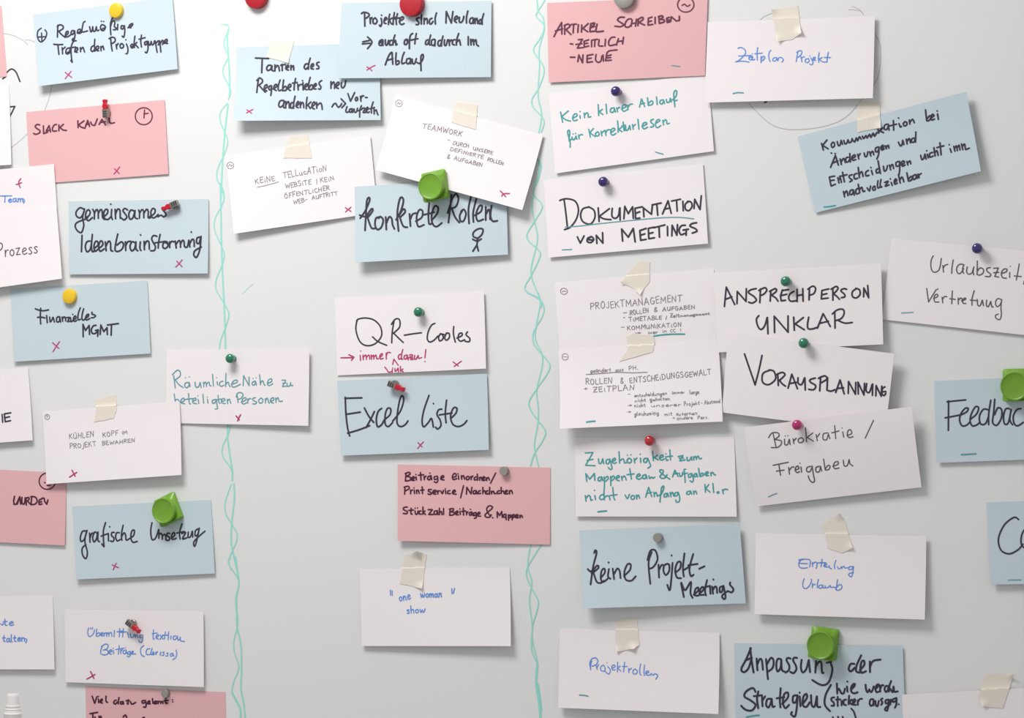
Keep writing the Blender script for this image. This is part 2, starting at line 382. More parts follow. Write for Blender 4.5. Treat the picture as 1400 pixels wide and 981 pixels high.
board_ink('marker_line', 'mint', 2.8, trace('g4', '236,240 236,300'))
board_ink('marker_line', 'mint', 1.8, trace('r1', '196,0 200,30 205,70 235,110 238,190 210,300 212,400 205,520 205,600 225,700 208,810')+trace('r2', '190,60 215,130 190,220 175,290 168,380 185,470 200,550 190,620 165,720 162,790 190,870 220,940 222,981')
          + trace('r3', '180,0 190,60 170,170 165,250 200,330 200,400 172,520 180,620 178,700 160,800 165,860 182,930')+trace('r4', '145,30 130,100 128,170 148,240 135,340 150,480 145,560 150,620 175,680'), 'straighter mint green marker strand, right line')
board_ink('marker_line', 'mint', 1.8, trace('r1', '245,0 228,30 205,65 192,100 235,145 240,180 215,235 178,290 185,330 230,390 238,450 205,540 168,600 172,650 225,710 240,750 222,805')+trace('r2', '190,70 222,110 205,200 175,285 225,350 222,390 180,460 138,530 145,575 205,630 215,670 165,780 125,850 135,885 215,930 238,981')
          + trace('r3', '120,0 185,35 210,80 200,130 155,210 155,270 190,320 240,380 230,430 175,510 132,580 140,630 180,685 218,740 205,790 160,860 138,928')+trace('r4', '205,30 135,140 118,200 145,270 182,340 178,390 152,480 152,560 175,660 180,700'), 'wavy mint green marker strand, right line')
board_ink('marker_line', 'mint', 3.6, trace('r4', '178,690 172,790 186,880 195,975 200,1020'))
board_ink('marker_line', 'mint', 3.2, trace('r4', '182,800 194,890 200,940'))
for q in trace('A', '-40,180 14,180 70,190 120,215 150,240;135,215 160,215 185,225;280,440 265,520 240,590;150,715 100,760 55,795'): board_ink('faded_circle', 'brown', 0.9, [q], 'faded circle left from older drawing')
for q in trace('D', '668,150 698,220 690,350 640,430 520,560 350,605 200,590 80,485;130,100 150,80 190,62;550,45 600,50 620,70;565,28 600,45 618,66'): board_ink('faded_circle', 'brown', 1.0, [q], 'faded oval left from older drawing')
for q in trace('A', '35,390 60,370 85,385 107,437;!28,575 80,570 38,655;14,422 30,412')+trace('D', '155,480 165,478'): board_ink('scribble', 'marker', 2.2, [q])
board_ink('scribble', 'mint', 0.5, trace('g2', '240,595 280,555 300,540'))

# ---------------------------------------------------------------- cards, left columns
c = Card('pink card edge cut off at upper left of the board, beside blank marker scribbles', 'pink', (-190, 18), (2, 8), (9.4, 104.6), (-183, 117))
c = Card('white corner of a card at far left edge above the white card with blue writing', 'white', (-178, 130), (12, 116), (15.3, 225), (-175, 238), 1.0, (0, 0, 5, 5))
c = Card('blue card under yellow magnet, top left, black writing beside a circled plus', 'blue', (45, 20), (235.5, -4), (242.7, 94.3), (52.3, 117.8), 0.8, (1, 2, 5, 11))
c.line('black', 2.3, trace('A1', '275,135 272,190 270,250;268,150 295,132 325,145 322,170 280,195;284,195 310,225 345,252;345,235 372,215 372,195 355,200 348,230 362,248 395,230;432,190 410,188 400,215 415,225 435,195;436,190 438,240 425,285 412,275 425,260;460,212 490,195 488,175 468,180 462,208 480,215 500,205;535,100 520,110 510,150 505,195 525,200 558,190;578,150 588,198 600,190 608,150;608,150 614,192 632,190 642,150;643,150 650,188 668,182;720,140 695,130 682,160 692,185 715,185 730,155 720,138;700,172 715,162;690,98 692,99;712,100 714,101;800,60 780,110 778,170 782,228;778,150 795,100 812,95 820,115 815,150 835,165 822,180 805,178;848,128 845,180;905,145 885,140 878,165 895,172 912,145;912,140 915,200 905,250 890,240;945,160 985,140 990,120 965,130 955,155 975,160'))
c.line('black', 2.3, trace('A1', '235,318 280,322 322,320;275,325 285,415;315,350 320,410;318,370 345,345;350,405 385,385 388,355 362,360 350,390 362,412 395,395;450,285 425,290 405,330 400,380 405,450 412,490 398,472;370,355 445,345;435,390 465,370 460,350 440,365 440,390 460,395;490,350 492,390;492,370 512,348 520,360 530,392;625,330 600,340 590,370 605,388 630,365;628,270 625,330 628,385;640,375 665,355 660,335 642,345 642,375 665,380;685,340 688,380;688,355 705,335 715,370;765,265 790,250 820,260 822,290 795,310;780,262 785,320 795,382;832,320 838,362;836,335 852,310;885,310 870,325 875,352 895,352 905,330 885,310;930,315 945,360 940,405 925,408;925,275 926,277;975,350 995,330 985,315 970,335 985,355 1005,335;1012,240 1005,300 1008,350;1008,325 1030,300;1015,320 1045,352;1075,230 1068,290 1075,345;1050,270 1110,255;1125,290 1105,300 1108,325 1125,315 1130,290;1130,290 1138,350 1125,400 1110,392;1140,290 1148,325 1160,320 1168,290;1168,290 1175,322 1190,318 1200,285;1205,285 1215,340 1225,395;1212,310 1235,285 1245,300 1235,325;1248,285 1255,340 1260,392;1255,310 1275,280 1285,295 1275,320;1290,310 1320,290 1318,270 1300,280 1298,305 1325,310'))
c.sign('black', 2.1, trace('A1', '115,165 85,190 78,240 95,285 120,295 155,260 168,210 150,180;!80,250 160,245;!118,210 122,290'))
c.cross('A', '350,422 366,402 382,382;350,388 385,415')
c = Card('pink card under red and silver magnet, upper left, with a circled plus on its right', 'pink', (35.7, 153), (224.8, 136.4), (230.2, 237.8), (41.5, 252), 0.6, (0, 1, 2, 1))
c.line('plum', 2.3, trace('A2', '115,245 85,240 65,262 85,285 115,305 115,330 75,348 48,338;!155,255 158,340 202,325;!185,312 218,252 234,322;198,310 232,300;300,240 275,245 255,280 262,312 300,310;!325,245 325,310;375,238 330,278;340,275 370,300 408,305;!532,200 535,275;600,200 540,245;545,248 575,272 612,280;!615,265 640,195 660,262;620,240 660,235;!672,212 690,247 718,250 745,180;!765,240 795,185 835,245;775,220 830,210;875,170 880,215 900,228 932,220'))
c.sign('plum', 1.9, circle('A2', 1253, 150, 93), trace('A2', '!1262,80 1255,170;1255,125 1302,118'))
c.cross('A', '612,933 626,916 642,895;615,905 640,930')
c = Card('white card at left edge with blue writing and a magenta plus-like cross', 'white', (-115, 243), (73.6, 224), (80, 322), (-108, 342), 3.2, (0, 1, 1, 0))
c.line('blue', 1.6, word('E', 'Team', 17, 264, 150, 260, 22), trace('E', '-10,222 40,222 75,222;148,240 157,252 152,268'))
c.cross('E', '104,150 120,145 138,138;133,112 121,132 122,150 130,170')
c = Card('white card at left edge with word Prozess in grey, lapping over the card above', 'white', (-112, 303), (76.7, 281.7), (84.6, 380.7), (-104, 407), 5.2, (0, 0, 6, 6))
c.line('soft', 1.5, word('E', 'Prozess', -12, 612, 242, 586, 42))
c = Card('blue card with two lines starting gemeinsames, upper left, under red and silver magnet', 'blue', (93.6, 275), (285, 272), (284, 373.6), (94.3, 375), 0.8, (0, 1, 5, 3))
c.line('black', 2.5, trace('E', '532,305 510,298 486,325 490,352 512,362 532,335 540,305;540,305 528,360 535,410 520,455 495,445 480,415 492,392 540,372 560,362;545,362 568,348 576,325 565,310 550,325 547,362 565,380 590,360'),
       trace('E', '592,308 602,330 602,370;602,338 615,310 626,320 628,365;628,335 641,310 652,318 655,360 668,372;662,355 685,335 688,312 675,308 663,330 668,365 690,372 710,352;713,308 711,350 718,372;707,274 708,276'),
       trace('E', '735,308 738,368;738,338 750,308 765,312 768,365;815,312 797,302 785,316 800,338 810,358 792,375 774,362;858,320 836,312 822,340 830,370 848,362 860,325;862,315 861,358 878,368;885,312 890,330 890,365;890,335 905,310 916,318 918,362;918,335 935,308 946,320 946,360 960,362'),
       trace('E', '955,355 985,335 990,310 975,302 963,325 968,356 985,362 1010,340;1034,298 1036,308 1056,332 1058,348 1042,356 1030,345 1008,355'))
c.line('black', 2.6, trace('E', '524,473 520,578;575,510 555,515 545,545 555,578 575,565 585,520;590,468 584,540 590,578 602,572;600,558 626,535 622,512 608,515 600,545 608,575 630,558;630,558 656,535 652,512 640,512 630,545 640,575 665,560;672,515 678,572;678,540 692,512 705,520 708,568 720,574'),
       trace('E', '752,465 740,520 735,568 755,576 780,560 788,530 775,515 748,535;800,515 803,570;803,540 815,515 835,512;862,520 842,515 830,545 840,572 858,560 868,520;868,515 868,560 880,572;896,515 893,555 900,570;897,470 898,472;920,512 922,565;922,540 935,512 950,515 953,562'),
       trace('E', '1002,480 980,475 968,495 978,520 992,545 985,570 962,572;1022,468 1012,520 1010,555;988,522 1045,514;1062,515 1042,525 1040,550 1055,558 1072,540 1065,515 1046,514 1080,532;1082,515 1083,552;1083,530 1095,512 1110,515'),
       trace('E', '1118,510 1125,555;1125,530 1140,508 1150,515 1152,550;1152,530 1165,505 1175,515 1178,545 1195,548 1205,505;1206,505 1212,548;1212,525 1226,500 1238,505 1240,545;1221,452 1221,454;1275,485 1258,490 1255,520 1270,525 1280,490;1283,480 1276,560 1256,612 1238,602 1244,572 1285,548'))
c.cross('E', '1122,676 1142,655 1163,630;1128,638 1145,655 1162,674')
c = Card('blue card under lower yellow magnet at left, two short lines of black writing', 'blue', (14, 395.3), (201, 383.3), (205.7, 483), (18.9, 494.3), 0.8, (0, 1, 3, 4))
c.line('black', 2.3, trace('F1', '85,118 130,135 200,145 265,132;158,110 152,220 158,325;115,235 160,232 215,243;238,210 248,308;280,232 288,298 310,270 325,235;328,235 345,300;405,225 378,240 375,290 400,300 418,265 412,228;418,230 430,300;450,230 458,290;455,260 480,228 495,245 500,285;!510,240 550,235 525,295 555,290;565,240 572,295 590,285;595,195 596,197;600,270 640,245 632,215 610,235 605,275 625,290 650,275;700,105 675,170 665,240 675,270 700,262;745,118 728,180 720,245 735,275 760,262;765,250 805,225 815,195 790,200 770,245 785,272 830,250;860,165 858,190 890,200 908,215 880,240 850,240'))
c.line('black', 2.5, trace('F1', '!738,500 735,330 770,415 820,345 825,470;915,345 880,350 850,400 860,450 905,455 945,410;!905,415 945,405 935,495;!970,470 980,340 1020,430 1065,375 1068,470;!1070,340 1220,320;1125,345 1120,480'))
c.cross('F1', '325,705 370,632 415,568;320,582 362,620 405,660')
c = Card('white card at far left edge showing one black letter E, below middle', 'white', (-150, 519), (38.1, 501.4), (44.6, 601.5), (-144, 615), 0.8, (0, 1, 6, 6))
c.line('black', 2.3, trace('F', '!70,905 28,912 34,962 68,955;!29,937 62,930'))
c.line('black', 2.2, trace('F', '!14,915 18,966'))
c = Card('pink card at left edge, lower part, with a circled face sign partly hidden', 'pink', (-100, 637), (90.6, 646), (88.5, 745.3), (-102, 736), 0.6, (0, 0, 3, 2))
c.line('maroon', 2.3, trace('G1', '!200,380 188,440 194,490 232,486 272,385 284,488;300,395 300,465 318,490 338,470 345,400;355,400 360,500;350,420 385,395 400,415 375,445;380,450 420,490;435,385 425,490;420,385 480,390 510,440 485,485 430,495;570,420 540,430 535,490 575,485;535,460 570,455;!575,405 605,408 612,450 640,488 657,430'))
c.sign('maroon', 1.8, circle('G', 302, 548, 52), trace('G', '284,556 288,558;300,575 322,574'))
c = Card('white card with teal writing under green push pin, left of centre', 'white', (227.7, 477.7), (422.7, 476.8), (421.4, 581.8), (226.8, 577.9), 0.8, (0, 5, 6, 1))
c.line('slate', 1.6, trace('J1', '60,105 78,240;45,95 70,70 100,45 130,60 130,110 75,150;78,148 115,200 165,235;225,180 190,185 180,215 200,238 225,220 230,182;230,180 240,225;188,128 189,129;230,118 231,119;295,175 300,225 330,230 350,180;352,180 360,235;385,175 390,228;388,200 410,175 420,225;420,198 445,175 455,215 470,215;485,90 495,220;535,170 540,208;530,128 531,129;600,165 570,175 560,205 580,222 610,210;632,80 628,225;630,200 655,175 668,215 680,225;690,200 750,180 755,155 720,160 695,200 715,232 790,200;!820,215 825,105 885,215 885,120;945,165 920,180 922,205 945,205 955,175;955,165 965,208;928,135 929,136;962,128 963,129;1000,95 1010,205;1010,185 1035,160 1050,205 1060,208;1085,190 1130,170 1130,140 1100,150 1085,190 1100,215 1145,195;!1245,155 1285,155 1250,225 1300,220;1250,190 1285,185;1300,185 1305,222 1330,215 1340,180;1340,185 1345,215 1365,212'))
c.line('slate', 1.6, trace('J1', '65,305 80,400;80,370 105,365 125,390 115,405;135,400 175,380 170,350 145,365 140,400 180,412;222,300 230,400 245,415;185,365 270,355;265,385 305,370 300,350 275,360 270,400 310,412;328,365 335,410;325,325 326,326;380,310 388,405;430,365 435,405;428,340 429,341;520,365 485,375 485,405 510,402 525,375;527,365 535,430 540,465 515,470;545,320 555,400 570,405;535,370 580,360;580,390 620,375 612,355 588,365 585,400 625,412;645,365 650,412;648,385 670,362 685,410;755,320 765,400;745,340 755,300 790,290 820,310 800,350 765,365;800,395 850,370 845,345 815,360 805,400 830,415 860,400;868,360 872,405;870,380 890,355 905,358;955,345 925,355 930,375 968,395 950,415 925,412;1015,350 990,375 1000,405 1030,398 1035,365 1015,350;1062,355 1065,405;1064,378 1085,350 1100,400 1108,402;1120,385 1155,370 1150,345 1125,358 1120,390 1150,405;1175,350 1180,398;1178,372 1200,345 1215,385 1250,382'))
c.cross('J', '688,663 700,676 712,692;722,654 708,680 700,700', 2.2)
c = Card('white card taped at left, fine grey capitals in two lines, overlapping the pink card', 'white', (57.9, 562), (245.4, 548.6), (248.1, 648.9), (63.6, 661.5), 3.5, (0, 1, 8, 4), 1.0)
c.line('grey', 0.95, word('G2', 'K\u00dcHLEN', 95, 198, 432, 166, 36, messy=2), word('G2', 'KOPF', 555, 170, 768, 142, 31, messy=2), word('G2', 'iM', 818, 136, 892, 122, 24, messy=2))
c.line('grey', 0.95, word('G2', 'PROjEKT', 102, 330, 468, 290, 32, messy=2), word('G2', 'BEWAHREN', 548, 286, 992, 240, 27, messy=2))
c.sign('grey', 0.9, circle('G', 302, 138, 15, 17), trace('G', '296,130 305,130 300,142'))
c.cross('G', '444,522 465,508 490,492;460,478 470,497 480,516', 2.0)
c = Card('blue card at lower left under green square magnet, black cursive writing', 'blue', (98.6, 692), (288.2, 682.9), (293.6, 783.6), (104.4, 791.7), 0.8, (0, 0, 3, 5))
c.line('black', 2.3, trace('H', '548,258 526,262 513,300 518,325 538,312 552,265;556,255 542,320 558,395 548,434 528,412 525,370 548,345;572,272 575,330;575,302 585,275 592,272;622,275 605,265 592,300 600,328 615,310 622,278;626,265 625,318 636,326;674,205 660,260 662,330 664,358 650,340;645,292 690,275;692,275 692,322;700,231 701,233'),
       trace('H', '730,268 715,268 712,288 728,304 722,325 704,322;762,270 745,270 738,295 748,322 768,312;786,222 775,280 778,318;778,292 792,270 802,285 805,316 820,312;822,310 852,288 858,255 842,258 835,300 848,330 876,325'))
c.line('black', 2.3, trace('H', '970,206 962,260 970,312 990,308 1005,275 1012,250;1014,250 1014,305;1014,285 1026,272 1034,285 1036,312;1036,292 1050,280 1058,290 1058,314;1084,275 1070,272 1066,288 1082,300 1078,318 1060,318;1094,305 1116,285 1110,268 1096,285 1100,312 1125,305'),
       trace('H', '1162,214 1146,268 1150,310;1128,272 1176,262;1160,275 1185,268 1165,308 1192,302;1202,265 1200,298 1215,296 1226,262;1228,260 1230,298;1262,245 1246,260 1246,290 1262,280 1270,245;1272,240 1258,310 1243,356 1236,332 1262,300 1308,260'))
c.cross('H', '722,506 732,485 742,464;716,474 735,484 756,492')
c = Card('white card at far left edge near the bottom, ends of two blue words', 'white', (-112, 816), (71.8, 814.5), (74.4, 914.6), (-110, 914.5), 0.8, (0, 0, 5, 4))
c.line('blue', 1.6, word('H', 'te', 22, 864, 86, 860, 26), trace('H', '5,850 15,858 24,848'))
c.line('blue', 1.6, word('H', 'talten', 16, 966, 160, 962, 24), trace('H', '155,945 172,950 165,972'))
c = Card('pink card cut off at the bottom left, dark writing under grey round magnet', 'pink', (116.8, 937.7), (308, 945.5), (310, 1047), (119, 1039), 0.6)
c.line('maroon', 2.3, trace('I2', '!110,110 145,210 175,120;195,150 200,200;195,115 196,116;222,185 250,170 245,150 225,165 222,195 250,205;300,110 300,180 322,195;440,165 415,175 405,205 430,218 455,190;478,130 470,180 468,215;525,185 500,190 498,215 525,215 530,190;535,185 540,218;575,175 615,165 590,210 605,216;635,185 645,215 675,215 705,195;825,170 795,175 798,205 830,200;840,170 850,220 840,262 815,258;870,205 900,190 890,175 872,190 872,215 905,215;935,145 942,210;960,205 990,190 982,178 962,190 965,215 995,212;1010,180 1015,212;1012,195 1030,180;1045,185 1050,212;1048,198 1070,182 1080,210;1120,130 1115,205 1140,205;1095,175 1150,170;1208,160 1209,161;1212,188 1213,189'))
c.line('maroon', 2.4, trace('I2', '82,350 185,332;118,345 125,440;150,395 160,440;205,385 215,440;215,410 230,385 245,440'))
c.line('maroon', 2.4, trace('I2', '535,395 565,368 582,395 590,440'))
c.line('maroon', 2.4, trace('I2', '800,410 822,400 830,440'))
c = Card('white card near bottom left with blue ballpoint writing under red and silver magnet', 'white', (88.3, 832.5), (278, 835.3), (278.6, 938.8), (89.6, 932.1), 2.2, (0, 1, 4, 2))
c.line('blue', 1.5, trace('I1', '90,62 80,110 88,150 110,155 140,130 155,85;110,62 112,75;132,58 130,75;178,75 172,150;174,135 200,115 215,130 200,152 174,152;222,140 245,128 240,112 225,122 225,145 250,150;258,118 262,150;260,130 275,115;285,115 288,155;287,135 305,112 312,152;312,132 332,110 342,125 345,155;372,90 368,160;430,70 425,160;400,105 470,95;470,70 462,160;440,110 500,105;515,110 525,150 532,170;545,125 552,165 575,165 590,130;598,140 602,170;600,152 618,138 628,170;665,140 648,150 650,172 670,168;682,140 680,190 668,222 645,215 640,200;800,85 795,180 808,182;785,125 840,118;828,168 855,150 848,135 830,148 828,175 855,185;870,140 905,185;905,140 870,188;930,105 918,185;895,145 965,140;965,105 960,190;990,150 988,185;1045,150 1018,155 1015,185 1040,188 1060,160;1062,150 1065,190 1080,195 1095,165;1090,170 1100,205 1138,208'))
c.line('blue', 1.5, trace('I1', '245,255 225,300 222,345;230,265 275,238 305,255 290,290 250,305;255,300 300,310 300,345 260,358 235,350;315,330 345,315 338,300 318,312 315,340 340,350;362,310 362,345;358,285 360,287;425,255 415,350;385,300 470,285;440,300 442,345;441,320 460,298;490,305 470,312 468,340 490,345 500,315;500,305 508,345;475,282 476,283;495,280 496,281;540,320 520,328 520,350 542,348;545,320 545,365 525,380 512,368;560,340 580,325 572,315 560,330 560,348 605,345;695,255 665,280 658,320 670,360 700,375;760,290 730,295 718,330 730,355 765,350;785,285 772,330 775,355 795,345 802,325;802,325 790,335 795,355 812,345;825,325 828,355;827,340 845,322;880,325 872,360;915,325 900,330 915,345 905,365 890,362;960,335 945,340 958,355 948,372 932,368;1005,340 985,348 985,370 1005,368 1012,345;1012,342 1022,372;1045,305 1055,345 1040,390 1010,410'))
c.cross('I', '555,732 580,718 606,702;578,684 590,706 600,728', 2.0)

# ---------------------------------------------------------------- cards, middle columns
c = Card('blue taped card near top with black writing and a squiggly arrow, tucked under its neighbour', 'blue', (322.8, 64.6), (517.8, 58.7), (520.4, 164), (319, 165), 0.6, (0, 1, 7, 17))
c.line('black', 2.6, trace('B1', '!135,135 262,140;200,145 195,275;285,205 258,205 242,235 255,255 280,240 292,210;295,210 292,250 312,258;322,200 322,258;325,230 345,205 358,220 365,258;390,195 392,255;378,205 420,195;425,235 452,220 448,205 430,212 428,240 450,250;475,205 475,248;478,225 498,208 502,248;635,190 612,195 602,225 618,242 640,220;660,135 645,190 642,242;665,225 690,210 688,190 670,200 668,235 690,240;745,175 725,180 722,200 742,215 740,235 720,238'))
c.line('black', 2.5, trace('B1', '165,335 155,400 148,465;148,350 175,325 202,345 198,370 165,395;170,395 200,430 230,462;215,435 245,415 245,390 225,400 220,435 245,450;285,400 268,405 262,430 280,440 290,405;290,400 288,450 282,492;305,430 340,405 335,385 315,400 312,432 335,445;372,345 358,385 352,430 365,448 380,440;405,345 398,400 395,448;398,425 420,405 435,420 425,445 400,445;445,425 475,405 470,385 452,395 448,430 470,445;520,330 508,390 505,440;490,375 535,368;540,385 545,440;545,410 560,390 578,388;590,370 592,440;585,350 587,352;605,420 630,400 628,380 610,395 608,430 630,438;660,320 645,380 645,435;648,420 670,390 685,405 675,435 650,435;690,415 718,395 712,378 695,395 695,428 715,430;770,350 748,365 745,385 762,410 755,432 738,430;858,360 858,425;860,395 882,362 892,385 892,425;905,410 935,385 930,365 912,378 908,415 930,425;958,370 958,410 972,420 990,400 1000,352'))
c.line('black', 2.5, trace('B1', '405,540 372,545 358,585 372,605 400,585 410,545;410,545 402,600 415,612;425,550 425,612;428,580 448,550 458,570 460,612;500,560 478,565 470,600 485,615 505,590;515,500 502,560 500,615;525,595 548,575 545,550 530,565 525,600 545,610;565,555 565,610;568,585 585,558 595,575 598,610;630,510 622,570 622,620;665,555 628,590;638,585 660,618;670,605 705,575 700,555 680,570 678,610 700,622;722,560 722,615;725,590 755,565 768,580 775,625;868,602 885,575 905,570 915,590 930,605 950,590 960,570;!955,525 998,570 962,610'))
c.line('black', 2.4, trace('B1', '!1020,475 1045,548 1085,465;1100,510 1090,530 1100,545 1115,530 1108,508;1140,500 1145,548;1145,520 1160,495 1172,498;!1188,512 1205,512;1012,600 1000,640 1010,655 1025,648;1055,620 1038,625 1035,650 1055,650 1062,620;1062,620 1065,655;1080,622 1082,650 1100,652 1112,615;1150,590 1135,630 1132,700;1115,640 1155,625;1158,615 1185,615 1165,655 1190,655;1190,645 1215,620 1205,605 1195,640 1210,658 1225,648;1262,555 1245,610 1245,660;1230,620 1275,608;1270,625 1272,670;1272,645 1290,630 1300,660 1308,678'))
c.cross('B1', '50,660 75,645 112,626;52,630 75,645 98,664', 1.6)
c = Card('blue card at top under big red magnet, black writing with a double arrow', 'blue', (467, 4), (672, 1), (671, 105.3), (461.4, 107), 7.0, (0, -4, -1, 3))
c.line('black', 2.6, trace('B2', '30,95 50,82 90,90 105,110 75,140;60,95 62,215;112,135 115,190;115,155 130,132;162,135 142,150 142,185 165,192 180,165 165,138;218,140 225,185 212,218 202,205;222,110 223,112;248,165 272,145 262,130 248,150 248,185 265,190;300,100 290,150 288,200;315,140 292,165;298,165 318,195;345,85 335,150 332,200;320,140 355,130;375,95 362,150 365,200;348,145 395,135;390,170 430,145 425,125 402,140 395,180 412,200 438,190;585,135 560,140 560,160 580,180 572,200 552,200;605,105 602,195;630,140 628,195;630,165 650,140 660,155 660,190;705,140 685,150 680,185 695,195 715,170;748,88 735,140 738,195;!838,185 842,75 890,185 905,75;920,160 948,140 945,118 925,130 920,165 940,180;968,130 965,170 980,180 1000,160 1010,120;1048,70 1035,130 1035,185;1090,135 1070,145 1065,180 1085,190 1100,160 1095,135;1098,140 1100,190;1115,140 1118,190;1118,165 1135,140 1142,190;1170,150 1155,165 1155,190 1172,190 1180,160;1200,95 1185,150 1185,198'))
c.line('black', 2.6, trace('B2', '!42,365 105,352;38,385 110,378;88,318 130,368 88,430;228,345 205,355 198,390 218,400 235,370 232,345;235,350 235,400;208,375 225,365;258,345 260,390 275,395 290,350;318,350 300,360 300,395 320,392;350,300 335,350 330,395;335,375 355,350 360,395 370,385;468,340 445,350 440,385 458,390 475,360 465,340;520,285 500,300 490,350 488,430;465,355 520,345;555,285 545,340 540,385;515,345 570,335;665,345 648,355 642,385 660,390 675,360;692,300 680,350 678,390 690,395;725,340 702,350 700,390 720,400 735,370 730,342;735,345 732,405;785,350 765,360 762,395 780,405 795,370;810,310 798,360 795,405;825,345 822,390 838,400 855,345;868,345 872,400;870,370 890,345;925,345 905,350 900,385 920,395;960,285 940,350 938,395;940,370 965,345 972,365 978,395;1052,315 1052,395;1075,340 1078,395;1080,365 1098,342 1105,395;1105,365 1125,345 1132,390 1150,405'))
c.line('black', 2.6, trace('B2', '258,585 290,500 320,465 325,520 330,578;285,540 330,525;362,470 358,530 360,580;362,555 385,545 390,570 365,585;440,465 425,500 415,550 420,575 445,565;490,525 465,530 460,565 480,575 500,545 495,522;498,530 500,575;515,530 520,572 540,570 555,525;600,640 598,560 600,500 618,485 622,510 610,545 585,572 562,562'))
c.cross('B2', '82,635 115,612 160,590;82,605 105,618 130,642', 1.7)
c = Card('white taped card left of centre, fine grey capitals with the first word underlined', 'white', (308, 213.6), (506, 185.2), (516, 290.5), (319.6, 319.5), 0.8, (0, 2, 2, 8))
c.line('grey', 0.95, word('B3', 'KEiNE', 42, 366, 312, 318, 38, messy=1.8), trace('B3', '65,408 180,385 300,352 360,332'))
c.line('grey', 0.95, word('B3', 'TELLucATioN', 425, 284, 1015, 190, 42, messy=2))
c.line('grey', 0.95, word('B3', 'WEBSiTE', 455, 428, 806, 362, 33, messy=2), word('B3', '/', 878, 358, 892, 355, 33), word('B3', 'KEiN', 930, 346, 1122, 306, 32, messy=2))
c.line('grey', 0.95, word('B3', '\u00d6FFENTLiCHER', 440, 560, 1060, 442, 32, messy=2))
c.line('grey', 0.95, word('B3', 'WEB-', 565, 645, 760, 598, 29, messy=2), word('B3', 'AUFTRITT', 818, 580, 1166, 508, 27, messy=2))
c.sign('grey', 0.9, circle('B', 46, 693, 14), trace('B', '38,697 44,688 50,697 54,690'))
c.cross('B', '529,888 540,878 552,868;528,870 552,886')
c = Card('blue card in upper middle with big black writing konkrete Rollen and a stick figure', 'blue', (484.6, 255), (691.5, 242.6), (694.4, 347.9), (485.6, 358.6), 3.6, (0, 0, 3, 10))
c.line('black', 2.8, trace('K', '245,458 278,410 305,345 302,326 288,345 282,430 276,536;242,438 262,446 284,448;282,450 315,400 326,408 292,456;294,460 318,520 346,520;372,450 346,458 340,500 355,530 380,515 392,470 375,448 362,458;408,450 412,530;412,490 430,450 446,460 452,500 464,526;474,468 505,410 521,348 512,325 496,340 482,430 490,540;485,452 520,400 532,418 500,452;500,458 520,508 546,515'),
       trace('K', '560,430 566,508;566,462 580,432 604,425;600,478 638,452 643,412 622,405 605,450 615,510 652,500;686,358 680,430 685,495 702,490;652,436 716,420;702,470 735,430 743,392 722,380 702,430 705,488 730,512 766,488'))
c.line('black', 2.8, trace('K', '828,308 818,400 808,486;803,425 834,332 858,303 872,335 856,383 826,395;830,396 850,450 878,486;896,412 880,440 885,475 905,475 920,430 906,402 888,415;952,320 936,400 940,492;986,335 966,420 968,482;975,440 1015,415 1022,380 1005,380 985,430 995,475 1030,465;1046,385 1046,470;1048,432 1064,402 1072,420 1074,465;1084,378 1076,440 1090,476 1120,474'))
c.ink('stick_figure', 'black', 2.6, trace('K', '996,586 968,575 968,548 998,526 1028,528 1022,560 996,586;994,586 990,630;!963,592 992,606 1018,590;!990,628 964,668;990,628 999,666;985,600 995,600'))
c = Card('tilted white taped card in upper middle with fine grey capitals starting TEAMWORK', 'white', (541.3, 130.4), (742.5, 184.2), (714, 287), (513.6, 232), 1.6, (0, 2, 12, 9))
c.line('grey', 0.95, word('B4', 'TEAMWORK', 70, 150, 612, 262, 38, messy=1.6))
c.line('grey', 0.95, word('B4', '-', 408, 325, 450, 338, 24), word('B4', 'DURCH', 490, 375, 706, 420, 25, messy=2), word('B4', 'UNSERE', 765, 445, 1035, 512, 23, messy=2))
c.line('grey', 0.95, word('B4', 'DEFiNiERTE', 452, 455, 905, 572, 25, messy=2), word('B4', 'ROLLEN', 958, 598, 1180, 655, 24, messy=2))
c.line('grey', 0.95, word('B4', '&', 405, 562, 450, 572, 30), word('B4', 'AUFGABEN', 502, 582, 892, 678, 25, messy=2))
c.sign('grey', 0.9, circle('B', 753, 433, 14), trace('B', '746,436 752,429 756,437 760,431'))
c.cross('B', '1178,800 1190,812 1200,824;1184,822 1192,812 1216,811', 2.0)
c = Card('white card in the middle with QR-Codes in black and a magenta note below', 'white', (457.6, 407.9), (661.4, 397.6), (664.4, 503.6), (461, 512.9), 0.8, (0, 3, 5, 1))
c.line('black', 2.2, trace('L', '225,275 230,262 280,254 335,268 375,312 380,370 340,418 285,430 242,402 218,330 224,268;324,374 360,405 414,428;462,268 450,340 446,412;444,295 468,262 495,264 496,312 456,352;460,352 490,382 520,410;526,364 580,355 636,348'),
       trace('L', '722,288 700,300 680,340 673,385 688,407 715,396 742,368;757,354 745,378 752,400 772,388 772,362 757,354 782,360;796,350 784,378 794,396 814,378 812,352 794,350;842,308 840,355 852,408;862,382 894,366 894,350 876,355 870,385 885,402 912,392;930,342 920,360 944,384 940,405 914,402'))
